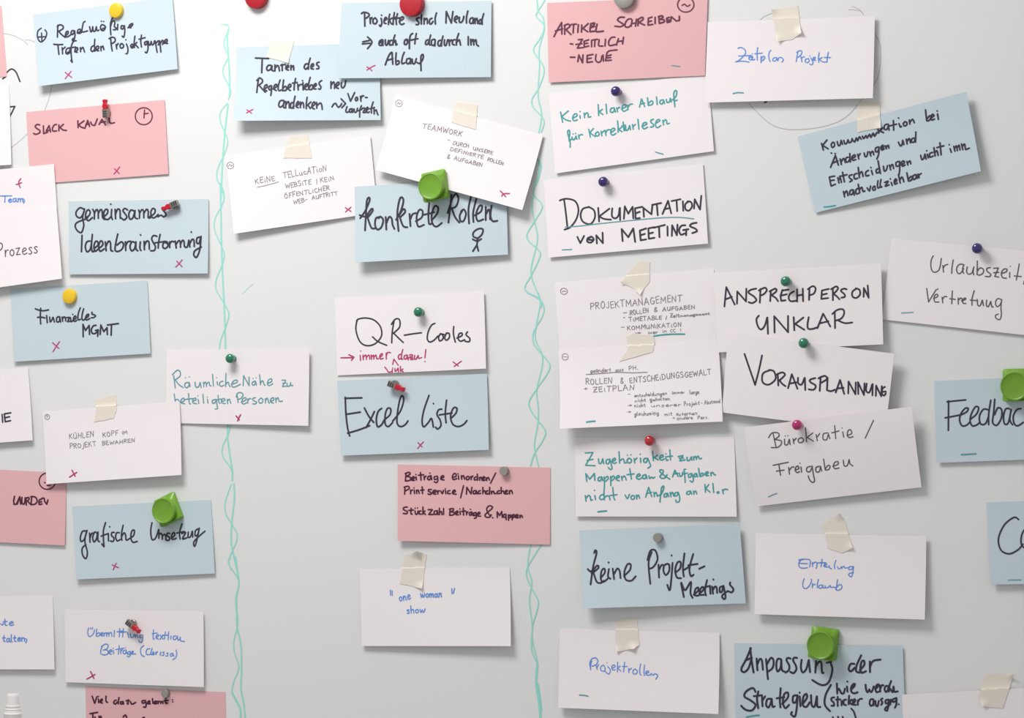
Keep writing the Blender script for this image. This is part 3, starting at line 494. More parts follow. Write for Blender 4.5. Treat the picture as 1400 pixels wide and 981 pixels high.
c.line('red', 1.9, trace('L1', '!62,188 235,185;!170,145 240,178 205,222;325,155 330,225;330,95 332,97;362,150 368,215;366,185 395,150 408,165 410,210;410,185 438,150 452,165 455,205;475,150 480,210;480,180 505,152 512,205;512,180 540,150 552,200 575,200;590,185 625,155 625,130 600,145 590,180 605,205 640,195;680,125 682,205;682,160 700,115 740,118;890,140 860,145 845,180 858,208 885,190;908,75 892,140 890,205 905,205;960,150 930,160 925,195 950,205 970,165;970,150 975,200 985,215;1000,150 1040,148 1015,210 1050,205;990,190 1010,175 1040,185;1070,155 1065,200 1090,205 1115,160;1118,155 1125,195 1165,185;1222,75 1210,190;1210,238 1211,240'))
c.line('red', 1.8, trace('L1', '!770,278 785,205 845,290;660,315 690,350 715,385 765,370;765,345 762,390;768,325 769,326;800,335 805,375 830,350 840,330;845,330 848,388;875,305 875,375;910,340 880,360;885,362 915,380'))
c.cross('L', '845,563 866,547 891,529;838,534 872,560')
c = Card('blue card with big two-word black writing, below the card with magenta note', 'blue', (461, 520.4), (665.5, 510.5), (668.2, 614.6), (466.1, 622.6), 0.8, (0, 2, 6, 5))
c.line('black', 2.6, trace('M', '!148,206 256,203;150,200 154,300 164,390 178,446;!155,308 246,294;165,428 240,406 306,380;272,268 300,320 332,360;336,290 312,340 283,392;382,270 360,290 348,340 356,386 380,376 398,345;400,342 434,312 440,275 420,270 405,310 405,370 425,386 452,360;452,352 500,290 522,222 515,190 500,208 484,290 480,360 500,386 530,376 550,350'))
c.line('black', 2.6, trace('M', '684,188 652,280 640,350 650,388 680,360 700,335 712,390;712,239 713,241;766,275 745,280 735,310 755,345 760,380 740,402 726,390;796,218 788,300 793,362;750,312 830,300;822,335 855,302 862,270 840,268 822,320 835,370 870,386 905,372 926,348'))
c.cross('M', '612,526 628,506 649,484;614,489 640,516')
c = Card('pink card in lower middle with three lines of dark writing under grey round magnet', 'pink', (543.5, 634.7), (752.4, 639), (751.8, 744.2), (543.5, 738.9), 0.8, (1, 0, 1, 6))
c.line('maroon', 2.2, trace('N1', '68,75 62,148;60,80 95,68 105,85 72,105;72,105 108,115 105,140 62,148;118,135 145,120 138,108 122,118 120,140 145,142;160,110 162,138;158,88 159,89;200,70 205,140;182,95 228,90;232,105 235,135;234,118 250,102;290,100 270,108 265,130 285,135 295,110;296,100 302,135;285,75 286,76;350,105 325,110 328,135 352,128;355,105 358,145 345,162 325,155;385,125 412,112 405,98 388,108 385,132 415,138;490,115 520,108 525,85 505,80 490,110 500,135 530,125;545,100 548,132;542,82 543,83;572,98 575,132;573,115 592,98 600,130;630,105 615,118 620,135 640,132 645,112 630,105;660,105 662,135;661,118 678,102;705,110 690,120 692,138 710,135;718,85 718,140;735,115 738,140;737,125 752,112 760,140;765,130 785,118 778,108 765,120 770,142 790,138;800,118 803,142;802,130 818,115 828,140;!838,168 885,75'))
c.line('maroon', 2.2, trace('N1', '58,200 55,268;50,205 85,195 98,215 60,238;108,230 110,265;109,245 125,228;142,230 145,262;140,210 141,211;162,232 165,262;164,245 178,230 188,260;215,200 218,262;200,232 232,228;300,225 275,225 272,240 300,255 290,270 268,265;312,255 340,245 335,230 315,240 315,262 340,268;355,235 358,265;357,248 370,235;385,238 398,262 410,232;428,235 430,262;426,218 427,219;468,235 450,240 448,262 472,262;490,255 518,242 510,230 495,240 492,262 525,268;!565,300 592,190;!618,268 622,205 660,265 668,205;700,235 682,240 680,262 700,262 706,240;708,235 715,265;745,235 728,242 728,262 748,260;768,205 768,262;770,245 785,235 792,262;812,235 798,245 800,265 818,262;830,205 828,268;845,240 848,265;847,250 860,240;868,242 872,262 888,260;920,235 902,242 902,262 922,260;935,205 935,262;937,245 955,238 962,262;968,255 990,242 985,232 970,245 972,265 998,262;1008,235 1012,265;1010,248 1028,232 1038,262'))
c.line('maroon', 2.2, trace('N1', '80,385 50,388 45,408 78,425 75,445 42,442;115,395 112,445 125,448;92,415 135,412;150,420 155,448 170,448 178,420;150,395 151,396;172,392 173,393;205,420 188,425 188,448 208,448;222,385 222,450;240,420 225,435;228,435 245,452;!270,408 308,408 275,452 315,452;345,418 325,425 325,450 345,450 352,425;354,418 358,455;372,395 372,455;374,435 390,425 395,455;410,398 410,452;470,400 465,458;462,405 495,398 500,415 472,428;475,428 508,435 500,455 465,460;520,445 542,432 535,420 520,432 522,452 545,455;560,425 562,452;558,402 559,403;590,395 592,458;575,425 610,420;618,428 620,455;619,440 632,428;660,430 645,440 648,458 662,455 668,432;668,430 675,460;655,405 656,406;700,435 685,440 685,462 702,458;705,435 708,480 690,488;718,455 742,445 735,432 720,442 722,465 748,468;815,442 803,400 825,374 852,380 853,396 815,430 788,455 795,475 825,478 845,455;815,440 840,470;855,482 860,484;!900,480 898,428 920,462 940,425 945,478;970,450 955,458 958,478 975,475;978,450 980,500;1000,455 1002,505;1001,470 1018,455 1022,475 1005,485;1035,455 1035,500;1036,470 1052,452 1058,472 1040,482;1065,475 1088,462 1080,452 1068,462 1070,482 1092,480;1105,460 1108,482;1106,472 1120,460 1130,480'))
c = Card('white card at lower middle with blue writing one woman show', 'white', (491.5, 777.6), (696.8, 776), (698.3, 882.8), (494.7, 882.6), 0.8, (0, 0, 9, 4))
c.line('blue', 1.6, trace('O', '!344,354 345,388;355,360 356,390'), word('O', 'one', 402, 426, 474, 412, 28), word('O', 'woman', 537, 404, 672, 400, 24), trace('O', '!736,346 738,378;754,344 746,376'))
c.line('blue', 1.6, word('O', 'show', 448, 506, 566, 498, 24))

# ---------------------------------------------------------------- cards, right columns
c = Card('white card with teal writing starting Kein klarer, under blue push pin', 'white', (750.2, 129.5), (967.7, 99.7), (976, 206.5), (759.1, 237), 0.6, (1, 0, 3, 3))
c.line('teal', 2.0, trace('C1', '!80,300 100,400;155,290 90,345;95,348 130,375 175,388;195,360 235,340 235,318 208,325 195,365 210,385 240,375;265,335 268,362;265,295 266,297;305,310 310,355;310,330 330,308 345,320 345,350 370,345;440,230 445,335;480,275 447,300;452,300 485,325;515,225 522,315;590,262 565,265 555,295 575,305 595,285 592,260;595,265 605,300;618,260 625,298;622,275 640,255 648,260;662,275 705,250 700,230 675,240 668,275 685,295 715,280;720,235 725,280;725,255 745,228 768,225;!835,255 855,175 885,250;842,225 885,215;912,165 918,235;918,225 945,195 965,205 955,230 920,238;998,155 1005,230;1060,185 1035,190 1030,215 1050,225 1065,200;1065,185 1075,220;1092,180 1098,208 1120,205 1130,170;1132,172 1140,205;1174,250 1168,190 1163,125 1178,95 1192,105 1184,150 1150,185;1165,195 1195,188'))
c.line('teal', 2.0, trace('C1', '172,638 170,580 152,520 148,485 163,474 168,500 160,560;160,575 185,560;190,540 195,565 215,560 228,530;230,535 235,560;198,510 199,511;222,505 223,506;252,520 258,558;255,535 275,515 292,520;!350,465 365,540;395,458 360,500;362,500 410,535;435,490 415,505 420,530 442,528 450,505 435,490;468,485 475,528;472,505 495,480;505,475 515,525;512,500 530,472 555,470;560,500 600,470 590,455 565,470 560,505 580,522 610,505;625,385 630,440 630,495;665,445 632,470;636,468 668,490;678,395 688,480 700,440;665,435 700,425;702,435 706,475 725,470 740,430;742,430 748,470;768,420 775,465;772,440 795,420;820,370 830,465;860,440 905,415 895,400 870,410 862,445 880,462 912,445;968,370 945,380 945,400 970,420 965,440 940,445;990,410 1030,385 1020,372 998,385 988,425 1005,452 1040,430;1058,380 1065,425;1062,400 1080,375 1095,385 1098,415 1122,408'))
c.dash('C', '770,815 790,821 810,826')
c = Card('pink card at top right of centre with capitals listed in three lines', 'pink', (747.8, 4), (967.5, -5), (963.8, 103.2), (750.2, 112.7), 2.2, (0, 0, 0, 1))
c.line('plum', 2.5, trace('C2', '!52,315 90,240 125,180 128,290;65,262 135,240;!155,205 155,292;150,210 185,195 205,215 165,250;170,252 215,295;!215,200 265,195;240,205 235,280;!285,200 280,275;!318,205 315,272;380,190 325,240;330,238 375,268;402,195 438,183 436,200 405,228;395,232 440,217;!405,190 395,268 448,262;465,195 455,240 460,268 525,262;725,130 685,130 660,155 690,180 720,200 690,220 635,215;790,145 760,150 735,185 735,220 765,225 790,205;!800,155 790,215;842,148 832,215;795,190 838,185;!860,150 855,210;850,155 895,130 905,150 865,180;868,182 920,205;!990,128 955,140 952,205 998,198;955,172 985,165;!1020,130 1020,190;1055,120 1060,185;1050,125 1085,115 1095,130 1065,150;1065,150 1105,155 1105,175 1060,188;!1155,130 1130,140 1135,180 1165,172;1135,160 1155,155;!1168,170 1175,125 1222,165 1252,160 1252,120'))
c.line('plum', 2.4, trace('C2', '!208,384 232,386;!285,345 325,340 275,425 332,420;262,390 320,382;!385,345 340,360 342,415 385,405;345,382 375,378;!412,350 412,412;!420,348 470,340;445,350 440,410;485,345 480,400 520,405;!545,340 540,405;635,320 600,325 575,365 585,400 640,390;!668,335 650,395;718,320 708,385;660,362 715,355'))
c.line('plum', 2.4, trace('C2', '!208,512 252,512;!280,555 290,490 325,565 330,490;!425,485 370,495 368,562 420,555;370,528 410,520;455,485 450,535 470,560 500,550 510,500;522,490 525,550;!600,490 555,500 545,545 600,540;550,520 595,515;552,500 572,456 655,442'))
c.sign('plum', 2.0, circle('C', 932, 25, 44, 40), trace('C', '912,30 925,22 940,34 955,26'))
c.dash('C', '857,351 880,354 900,356', 1.5)
c = Card('white card at top right with blue ballpoint writing under crinkled tape', 'white', (967.6, 30.1), (1195.9, 21.9), (1193.3, 134.1), (963, 140.2), 4.0, (0, 1, 6, 4))
c.line('blue', 1.6, trace('D1', '90,160 130,148 180,175 195,220 170,260 110,320 55,345;55,345 150,335 240,348;100,265 260,258;250,285 275,275 270,255 245,270 240,305 270,318 290,270;290,270 290,320 320,310;285,235 286,237;360,150 350,230 355,320;320,235 420,225;405,270 405,355;408,300 440,265 455,290 430,325 405,325;540,185 515,220 512,290 530,342;620,290 580,290 565,325 595,335 620,305 625,290;622,295 630,330;635,330 650,290 680,285 700,300 710,320 690,350;910,200 895,280 885,340;890,215 940,190 965,210 940,260 895,290;950,270 965,345;958,300 985,275 1000,280;1055,300 1015,310 1010,345 1045,355 1065,325 1050,300;1085,290 1115,350 1100,385 1070,375;1070,262 1072,264;1110,315 1145,300 1140,280 1120,290 1115,320 1150,325;1200,220 1190,290 1195,350;1240,285 1195,310;1205,315 1250,345 1290,345;1325,215 1310,290 1305,350;1270,285 1355,285'))
c.dash('D', '8,438 30,434 56,435')
c = Card('tilted blue card at right with four lines of black writing under tape', 'blue', (1090.4, 186.6), (1320.7, 125.4), (1341.1, 233.8), (1114, 291), 0.8, (0, 9, 11, 2))
c.line('black', 2.5, trace('D2', '!50,340 65,395;95,312 60,355;62,358 105,385;145,330 130,350 140,375 158,360 155,335 140,332;180,325 190,358 205,352 212,315;215,318 225,348;235,315 245,345 262,335 270,310 280,335 298,325 305,300;305,305 325,328 340,295 350,318 365,285 380,305;390,280 400,300 420,275 428,295 450,265 460,290 480,255 490,280 510,250;520,225 525,255;560,210 530,240;535,238 565,250;595,180 575,190 572,220 592,225 605,195;605,180 612,230;648,150 650,230;615,195 675,180;695,175 705,205 715,198;690,128 692,130;745,160 730,175 738,195 758,188 760,165 742,160;780,145 785,180;785,165 805,140 815,150 822,168;915,62 925,150;925,140 950,110 960,125 945,150 925,152;960,130 985,110 975,98 960,115 965,145 990,138;1015,95 1022,140;1012,70 1013,72'))
c.line('black', 2.5, trace('D2', '!125,540 165,440 190,520;140,505 185,485;130,420 134,422;162,424 165,425;205,470 215,515;212,495 235,465 248,500;275,455 255,460 252,490 270,495 285,470;285,425 290,495;300,470 330,450 325,435 305,450 308,480 335,475;350,430 360,470;355,450 372,425;405,420 412,450 428,445 435,410;450,410 460,445;455,428 475,405 485,435;520,370 500,380 500,410 520,405 528,375;528,370 525,430 510,470;545,385 565,370 560,355 545,370 550,395 572,385;580,360 590,385;588,370 605,355 610,380;690,330 705,360 720,350 725,315;728,320 735,350;755,305 762,345;760,325 780,300 790,335;820,295 800,305 802,330 820,328 830,300;835,245 832,330'))
c.line('black', 2.5, trace('D2', '!160,612 115,620 120,650 155,645;!120,650 130,695 165,680;185,625 195,670;190,650 205,625 215,665;225,580 240,660;200,615 262,600;305,600 280,610 285,630 305,645 285,660;345,590 322,600 325,635 350,630;355,540 365,625;362,600 385,575 395,615;440,565 418,580 420,610 445,605;465,565 475,600;460,540 461,542;525,550 505,560 508,585 528,580 535,555;520,485 530,540 540,590;565,530 572,570 590,560 598,525;615,520 625,560;620,540 640,515 650,550;690,490 670,500 672,530 695,525 700,495;700,490 700,560 695,600;715,520 740,500 732,485 715,500 722,530 745,520;760,490 768,520;765,505 785,485 792,510;875,440 885,475 900,465 910,430;912,432 920,470;930,430 938,460;925,400 926,402;975,415 950,425 952,455 978,445;985,375 995,445;992,420 1010,400 1020,440;1035,335 1045,435;1010,375 1068,360;1120,385 1130,415;1112,350 1113,352;1150,365 1160,405;1155,385 1172,360 1180,400;1178,380 1195,355 1202,395;1215,345 1225,392;1220,370 1240,345 1248,390 1265,385 1280,380'))
c.line('black', 2.5, trace('D2', '232,740 242,785;238,765 258,735 270,775;310,725 288,735 285,765 308,760 315,730;315,728 322,770;350,715 335,730 338,760 358,755;355,680 368,750;365,725 385,705 395,740 410,735;430,710 448,735 458,695;490,695 475,710 480,730 498,722 492,695;520,650 515,690 520,712 530,708;545,640 538,680 540,705 552,700;575,665 605,655 580,695 612,685;630,665 638,690;622,635 623,637;655,665 675,650 668,635 655,652 660,680 680,670;690,600 705,670;700,645 720,620 735,660;760,585 772,650;772,640 795,615 808,630 790,650 772,652;830,600 810,612 815,640 835,630 840,602;840,600 848,630;855,595 862,625;860,605 880,590'))
c.dash('D', '434,970 460,968 488,963', 2.2, 'teal')
c = Card('white card with large capitals DOKUMENTATION underlined in teal', 'white', (743.3, 246.4), (961, 223.9), (967.9, 332.8), (749.9, 352), 0.8, (0, 1, 4, 3))
c.line('black', 2.6, trace('P', '165,298 205,287 262,302 284,355 270,418 232,468 195,484;192,290 204,380 214,472;352,340 312,352 298,395 315,435 360,448 388,410 384,362 348,338;410,345 416,432;!482,350 416,400;424,404 450,416 492,420;500,348 498,398 520,412 540,392 546,348;549,345 550,422'),
       trace('P', '!574,415 580,335 602,382 630,338 634,412;!692,338 645,348 649,414 676,410;648,380 676,370;!702,402 698,345 750,386 756,325;!754,326 812,314;784,320 790,392;!820,384 856,300 876,380;832,354 868,346;!878,302 936,290;910,296 914,366;!950,303 953,364;988,304 966,322 968,355 990,362 1009,335 1002,308 980,304;!1021,350 1026,290 1060,356 1068,268;1030,300 1056,350'))
c.ink('underline', 'slate', 1.5, trace('P', '200,468 300,460 400,448 550,432 700,418 820,408 930,406 1020,415'), 'teal underline')
c.line('black', 2.6, trace('P', '!277,530 296,570 320,524;366,530 344,538 340,560 364,566 382,546 366,528 350,540;345,548 378,550;!402,572 398,520 440,570 438,503'))
c.line('black', 2.7, trace('P', '!566,557 560,480 602,532 634,476 646,562;!716,476 676,490 681,552 716,546;680,520 708,511;!768,468 730,476 733,542 769,536;733,510 760,502;!764,472 836,454;798,464 801,532;!852,464 853,522;!880,524 882,456 912,520 916,452;966,456 940,460 926,488 938,516 962,508;!952,487 986,481;972,482 971,520;1038,440 1008,446 996,462 1030,478 1040,494 1010,506'))
c.dash('P', '!180,613 241,610', 1.5)
c = Card('white card taped above its twin at right of centre, fine grey writing with teal underline', 'white', (758.6, 387.4), (976, 367.5), (982, 480), (766, 495), 0.6, (0, 0, 0.5, 0.5))
c.line('grey', 1.0, word('Q1', 'PROJEKTMANAGEMENT', 55, 226, 1060, 132, 37, messy=1.6))
c.line('grey', 1.0, word('Q1', '-', 412, 272, 462, 268, 20), word('Q1', 'ROLLEN', 488, 282, 694, 256, 24, messy=2), word('Q1', '&', 748, 248, 792, 246, 24), word('Q1', 'AUFGABEN', 845, 244, 1202, 212, 22, messy=2))
c.line('grey', 1.0, word('Q1', '-', 415, 325, 440, 322, 20), word('Q1', 'TiMETABLE', 478, 352, 836, 330, 22, messy=2), word('Q1', '/', 880, 325, 896, 324, 16), word('Q1', 'Zeit', 930, 310, 1030, 304, 21, messy=2), word('Q1', 'management', 1036, 302, 1362, 280, 14, messy=2.5))
c.line('grey', 1.0, word('Q1', '-', 388, 432, 436, 430, 20), word('Q1', 'KOMMUNiKATiON', 460, 446, 1052, 406, 23, messy=2))
c.line('grey', 0.85, word('Q1', '>', 540, 492, 615, 488, 14), word('Q1', 'wer', 690, 490, 792, 484, 20, messy=2), word('Q1', 'in', 848, 476, 892, 472, 18), word('Q1', 'CC', 930, 472, 988, 468, 17), word('Q1', '!', 1042, 464, 1052, 462, 16))
c.ink('underline', 'teal', 2.3, trace('Q', '660,465 720,456 780,451 868,450'), 'thick teal underline')
c.sign('grey', 1.0, circle('Q', 98, 177, 22, 20), trace('Q', '86,180 98,176 110,176'))
c = Card('white card taped below its twin at right of centre, many lines of fine grey writing', 'white', (763.5, 478.7), (982, 467), (988.8, 575.9), (766.4, 585.7), 2.2, (0, 0, 8, 15), 0, 2.5)
c.line('grey', 0.95, word('R1', 'ge\u00e4ndert', 118, 135, 315, 122, 20, messy=2), word('R1', 'aus', 360, 122, 438, 116, 18, messy=2), word('R1', 'PH.', 488, 110, 578, 104, 19, messy=1.5))
c.line('grey', 1.05, word('R1', 'ROLLEN', 75, 245, 328, 238, 28, messy=1.6), word('R1', '&', 405, 238, 440, 236, 29), word('R1', 'ENTSCHEiDUNGSGEWALT', 497, 236, 1278, 150, 27, messy=1.8))
c.line('grey', 1.05, word('R1', '+', 58, 308, 98, 304, 26), word('R1', 'ZEiTPLAN', 148, 322, 540, 300, 26, messy=1.8))
c.line('grey', 0.85, word('R1', '-', 475, 355, 510, 352, 18), word('R1', 'entscheidungen', 540, 368, 852, 344, 18, messy=2.4), word('R1', 'immer', 900, 340, 1018, 330, 14, messy=2.4), word('R1', 'lange', 1072, 340, 1162, 334, 19, messy=2))
c.line('grey', 0.85, word('R1', 'nicht', 545, 415, 650, 408, 16, messy=2.4), word('R1', 'gehalten', 688, 405, 882, 396, 17, messy=2.4))
c.line('grey', 0.85, word('R1', '>', 478, 460, 520, 456, 16), word('R1', 'nicht', 540, 468, 648, 460, 17, messy=2.4), word('R1', 'unserer', 702, 464, 985, 450, 16, messy=2.4), word('R1', 'Projekt', 1018, 452, 1165, 440, 19, messy=2), word('R1', '- Abstand', 1182, 438, 1362, 420, 18, messy=2.4))
c.line('grey', 0.85, word('R1', '>', 470, 522, 510, 518, 16), word('R1', 'gleichzeitig', 540, 546, 775, 535, 18, messy=2.4), word('R1', 'mit', 828, 546, 902, 542, 17, messy=2), word('R1', 'externen', 940, 545, 1142, 536, 18, messy=2.4))
c.line('grey', 0.85, word('R1', '+', 905, 580, 932, 578, 16), word('R1', 'andere', 948, 585, 1100, 576, 17, messy=2.4), word('R1', 'Pers.', 1145, 580, 1252, 572, 17, messy=2))
c.ink('underline', 'grey', 1.3, trace('R', '288,346 400,338 520,329 640,332 756,328'))
c.sign('grey', 1.0, circle('R', 127, 210, 24, 24), trace('R', '112,210 140,210'))
c.dash('R', '292,710 322,705 356,702', 2.4, 'teal')
c = Card('white card at right edge with grey writing starting Urlaubszeit under blue push pin', 'white', (1218.8, 325.7), (1452, 347), (1440, 462), (1205.7, 436.4), 0.6, (1, 3, 3, 2))
c.line('soft', 1.7, trace('X1', '160,95 130,160 130,260 155,312 200,315 245,270 270,130;290,225 300,318;295,265 320,225 358,212;432,150 415,260 412,335;575,215 520,210 480,260 490,325 530,335 575,270;578,215 560,280 575,335;625,245 615,310 640,345 685,330 710,260;715,245 705,300 712,355;762,165 758,350;758,310 800,260 845,280 840,330 790,360 755,345;940,255 890,270 900,310 945,345 930,378 870,375;!985,265 1050,260 1000,375 1055,385;985,325 1055,320;1095,335 1160,310 1165,275 1120,280 1090,330 1105,390 1160,400;1205,320 1205,390;1212,238 1213,240;1335,205 1315,320 1295,425;1265,370 1362,378;1402,440 1395,480'))
c.line('soft', 1.7, trace('X1', '!70,540 95,725 200,555 225,550;165,680 220,650 215,620 185,630 168,680 185,725 235,725;280,660 290,738;285,690 315,650 345,655;420,575 412,750;385,680 460,690;500,670 502,755;502,700 540,670 560,700;545,710 600,690 600,670 565,690 565,740 605,745;720,570 690,680 690,770;665,700 745,705;760,690 770,770 800,775 830,700;832,700 845,775;890,700 885,770 910,790 945,720;945,715 960,790 978,790;1085,690 1040,680 1010,730 1030,790 1075,760 1095,700;1095,690 1085,800 1090,900 1070,965 1020,950 1010,910 1050,890'))
c.dash('X', '!462,771 552,766', 1.5)
c = Card('white card at right with large black capitals ANSPRECHPERSON UNKLAR', 'white', (975.4, 372.9), (1204.3, 359.6), (1207.5, 470.4), (980.8, 481.5), 4.6, (0, 3, 5, 1))
c.line('black', 2.6, trace('V', '!142,414 154,290 208,402;146,370 190,352;!222,396 224,318 280,382 282,300;345,300 310,308 295,325 330,350 346,374 320,392 296,386;!372,302 368,390;362,312 400,294 412,312 392,336 372,344;!438,312 434,380;430,318 466,300 474,316 442,342;446,344 470,360 484,380'),
       trace('V', '!552,306 510,312;!512,308 500,346 504,378 532,374;504,344 540,336;586,318 560,334 552,360 566,380 605,376;!606,304 606,382;642,300 644,380;606,345 642,338;!684,300 682,372;674,304 706,284 724,300 712,332 684,342;!808,302 764,312 760,366 804,360;762,340 796,332;!834,296 834,374;822,304 856,286 866,302 838,334;842,336 862,352 876,368'),
       trace('V', '912,300 892,304 886,316 908,336 910,352 888,358;922,304 906,300;985,300 960,318 958,348 980,360 1006,340 1004,308 980,298;!1030,352 1032,296 1062,358 1056,280'))
c.line('black', 2.6, trace('V', '362,472 346,498 358,545 378,560 400,535 414,486;!416,484 420,588;!462,580 460,476 548,578 548,474;!584,482 588,566;!646,484 590,528;600,530 625,545 652,562;680,482 672,530 678,556 706,556 740,545;!735,552 772,460 818,542;748,522 806,508;!846,446 848,552;830,462 862,436 898,432 906,458 888,490 852,504;866,502 910,520 958,516'))
c = Card('white card at right with black capitals VORAUSPLANNUNG, tilted down to the right', 'white', (995.4, 453.9), (1222.5, 483.2), (1210, 592), (987, 563.5), 7.4, (0, 6, 4, 1))
c.line('black', 2.6, trace('V', '!270,716 338,914;338,912 362,820 382,726;432,820 388,842 386,896 425,912 468,876 458,828 428,818;!482,842 486,918;472,850 510,834 528,850 492,886;496,888 512,908 532,922;!548,935 572,846 608,938;558,905 600,898;612,868 612,902 634,912 652,872;!655,868 658,946;722,870 690,880 690,896 724,918 712,944 680,942'),
       trace('V', '!756,862 750,952;742,872 782,856 796,876 756,902;!800,868 796,946;796,946 820,954 848,944;!852,962 880,882 906,970;862,936 902,932;!932,968 934,892 978,974 980,898;!996,972 994,896 1032,978 1036,904;1050,905 1046,950 1066,962 1084,912;!1088,908 1086,980;!1108,984 1110,918 1142,986 1146,922;1166,926 1150,938 1146,968 1160,982 1172,968;!1152,958 1172,956'))
c = Card('white card at right with grey writing in two lines under magenta push pin', 'white', (1017.6, 583.9), (1246.4, 555.4), (1259.9, 665.7), (1033.2, 692), 14.5, (0, 0, -7, -9))
c.line('soft', 1.6, trace('Y1', '!118,150 148,290;75,195 110,150 165,150 175,180 130,215;130,212 195,225 195,260 160,288 100,290;228,210 232,262 258,260 272,210;275,212 282,262;235,178 236,179;260,175 261,176;310,205 318,252;314,228 340,200;390,195 360,210 365,240 395,240 412,215 390,195;430,100 440,235;500,150 442,195;450,195 505,230;530,165 542,225;537,195 565,155;635,150 600,160 598,210 630,215 645,170;645,150 662,205;708,80 718,205;680,150 750,130;785,140 795,192;778,102 779,103;825,175 870,155 860,120 835,130 830,175 850,195 885,185;!1000,200 1080,30'))
c.line('soft', 1.7, trace('Y1', '!118,460 265,430;175,455 190,555;150,515 225,505;268,480 275,545;272,510 300,475 318,478;330,505 365,490 355,465 335,480 330,510 350,530 372,520;385,475 392,525;375,438 376,439;480,470 445,480 440,515 470,520 492,480;492,465 505,550 515,610 490,622 465,590 455,560;560,470 530,480 530,520 560,520 572,480;572,468 585,515;602,400 618,505;618,495 645,460 665,470 650,500 620,505;690,470 740,450 740,425 712,430 695,465 710,492 750,485;790,410 800,465 830,460 845,405;848,408 855,445 882,465'))
c.dash('Y1', '75,762 110,745 155,728', 1.5)
c = Card('blue card cut off at right edge with big black writing beginning Feedba', 'blue', (1277.1, 520.7), (1500, 511), (1510, 624), (1280.7, 632.5), 0.8, (0, 0, 4, 3))
c.line('black', 2.5, trace('Z', '!664,482 842,464;678,474 676,756;!645,636 700,626 790,608;788,612 850,580 866,546 836,546 796,598 784,660 808,712 850,706 882,676;884,652 945,600 966,540 936,530 900,590 884,660 905,712 950,702 980,676;1062,560 1012,554 974,620 984,692 1030,692 1062,620;1082,468 1062,600 1062,700'),
       trace('Z', '1120,458 1110,580 1100,680 1140,706 1182,640 1186,560 1150,540 1118,606;1262,550 1226,550 1204,620 1214,692 1250,682 1276,560;1278,556 1264,650 1290,702;1372,548 1332,558 1298,620 1306,690 1340,712 1395,678;1445,450 1432,580 1430,700;1432,630 1490,560;1445,615 1500,700'))
c.dash('Z', '!800,988 940,980', 2.2)
c = Card('blue card cut off at lower right edge with one big black letter C', 'blue', (1348.6, 686.3), (1575, 680), (1580, 796), (1354.3, 798.6), 0.8, (0, 0, 5, 5))
c.line('black', 2.4, trace('a', '1374,104 1352,94 1306,130 1278,195 1290,250 1330,268 1372,248 1395,222;1420,130 1392,170 1386,215 1400,238 1425,238 1445,200'))
c.dash('a', '!1325,394 1386,393', 1.6)
c = Card('white card with three lines of teal writing under red push pin', 'white', (786, 597.9), (1003.6, 597.2), (1007.2, 706), (787.1, 705.6), 0.6, (0, 0, 4, 3))
c.line('teal', 2.0, trace('S1', '!35,92 105,88 38,205 125,208;50,160 105,150;155,145 160,185 180,185 192,145;195,145 202,190;250,150 228,155 225,185 245,190 258,160;260,148 272,200 278,235 260,242 245,225;280,170 310,155 305,140 285,150 280,175 300,188 318,178;342,80 348,185;348,165 375,145 388,160 392,182 410,180;430,140 415,160 425,182 450,178 455,152 435,140;418,112 419,113;450,108 451,109;480,142 485,182;484,160 505,138;538,138 540,178;535,102 536,103;595,140 570,145 568,172 590,178 602,148;604,140 620,180 630,210 605,230;648,75 655,160;695,112 655,138;662,135 700,155;712,140 745,125 738,110 718,120 712,145 735,158 755,145;768,125 775,160 790,155;770,100 771,101;805,62 812,155;780,125 830,120;!880,125 925,115 895,165 945,155;890,140 930,138;962,130 965,160 985,158 1000,128;1002,130 1008,158;1020,125 1025,155;1022,140 1040,122 1048,150;1048,138 1065,120 1075,145 1095,140'))
c.line('teal', 2.0, trace('S1', '!48,350 40,280 75,330 118,278 122,340;175,310 155,318 152,342 172,345 185,318;185,310 195,345;205,310 210,380 202,480;208,330 235,305 245,325 220,350;265,305 268,390;266,330 290,300 302,320 275,345;315,325 345,312 340,298 320,308 318,335 345,345;365,305 370,342;368,322 390,302 400,315 408,338;440,235 455,330;415,290 480,282;500,310 535,298 528,282 508,292 502,320 525,332 545,320;580,290 560,298 558,322 580,325 588,300;588,290 598,325;615,300 622,325 640,310 650,322 668,312;805,330 760,300 715,262 720,245 745,250 740,275 715,305 730,322 760,318 780,290;!830,310 852,248 880,305;838,285 880,278;892,275 898,305 915,300 922,268;945,360 942,300 935,245 950,240;922,285 965,275;995,280 975,290 978,315 998,308 1005,282;1005,278 1020,330 1010,358 990,345;1040,280 1025,290 1030,310 1048,300 1045,278;1050,280 1058,310;1068,232 1078,305;1078,295 1100,275 1115,285 1100,302 1080,305;1128,290 1155,275 1148,262 1132,272 1130,295 1158,298;1178,270 1182,300;1180,282 1198,268 1208,290 1222,290'))
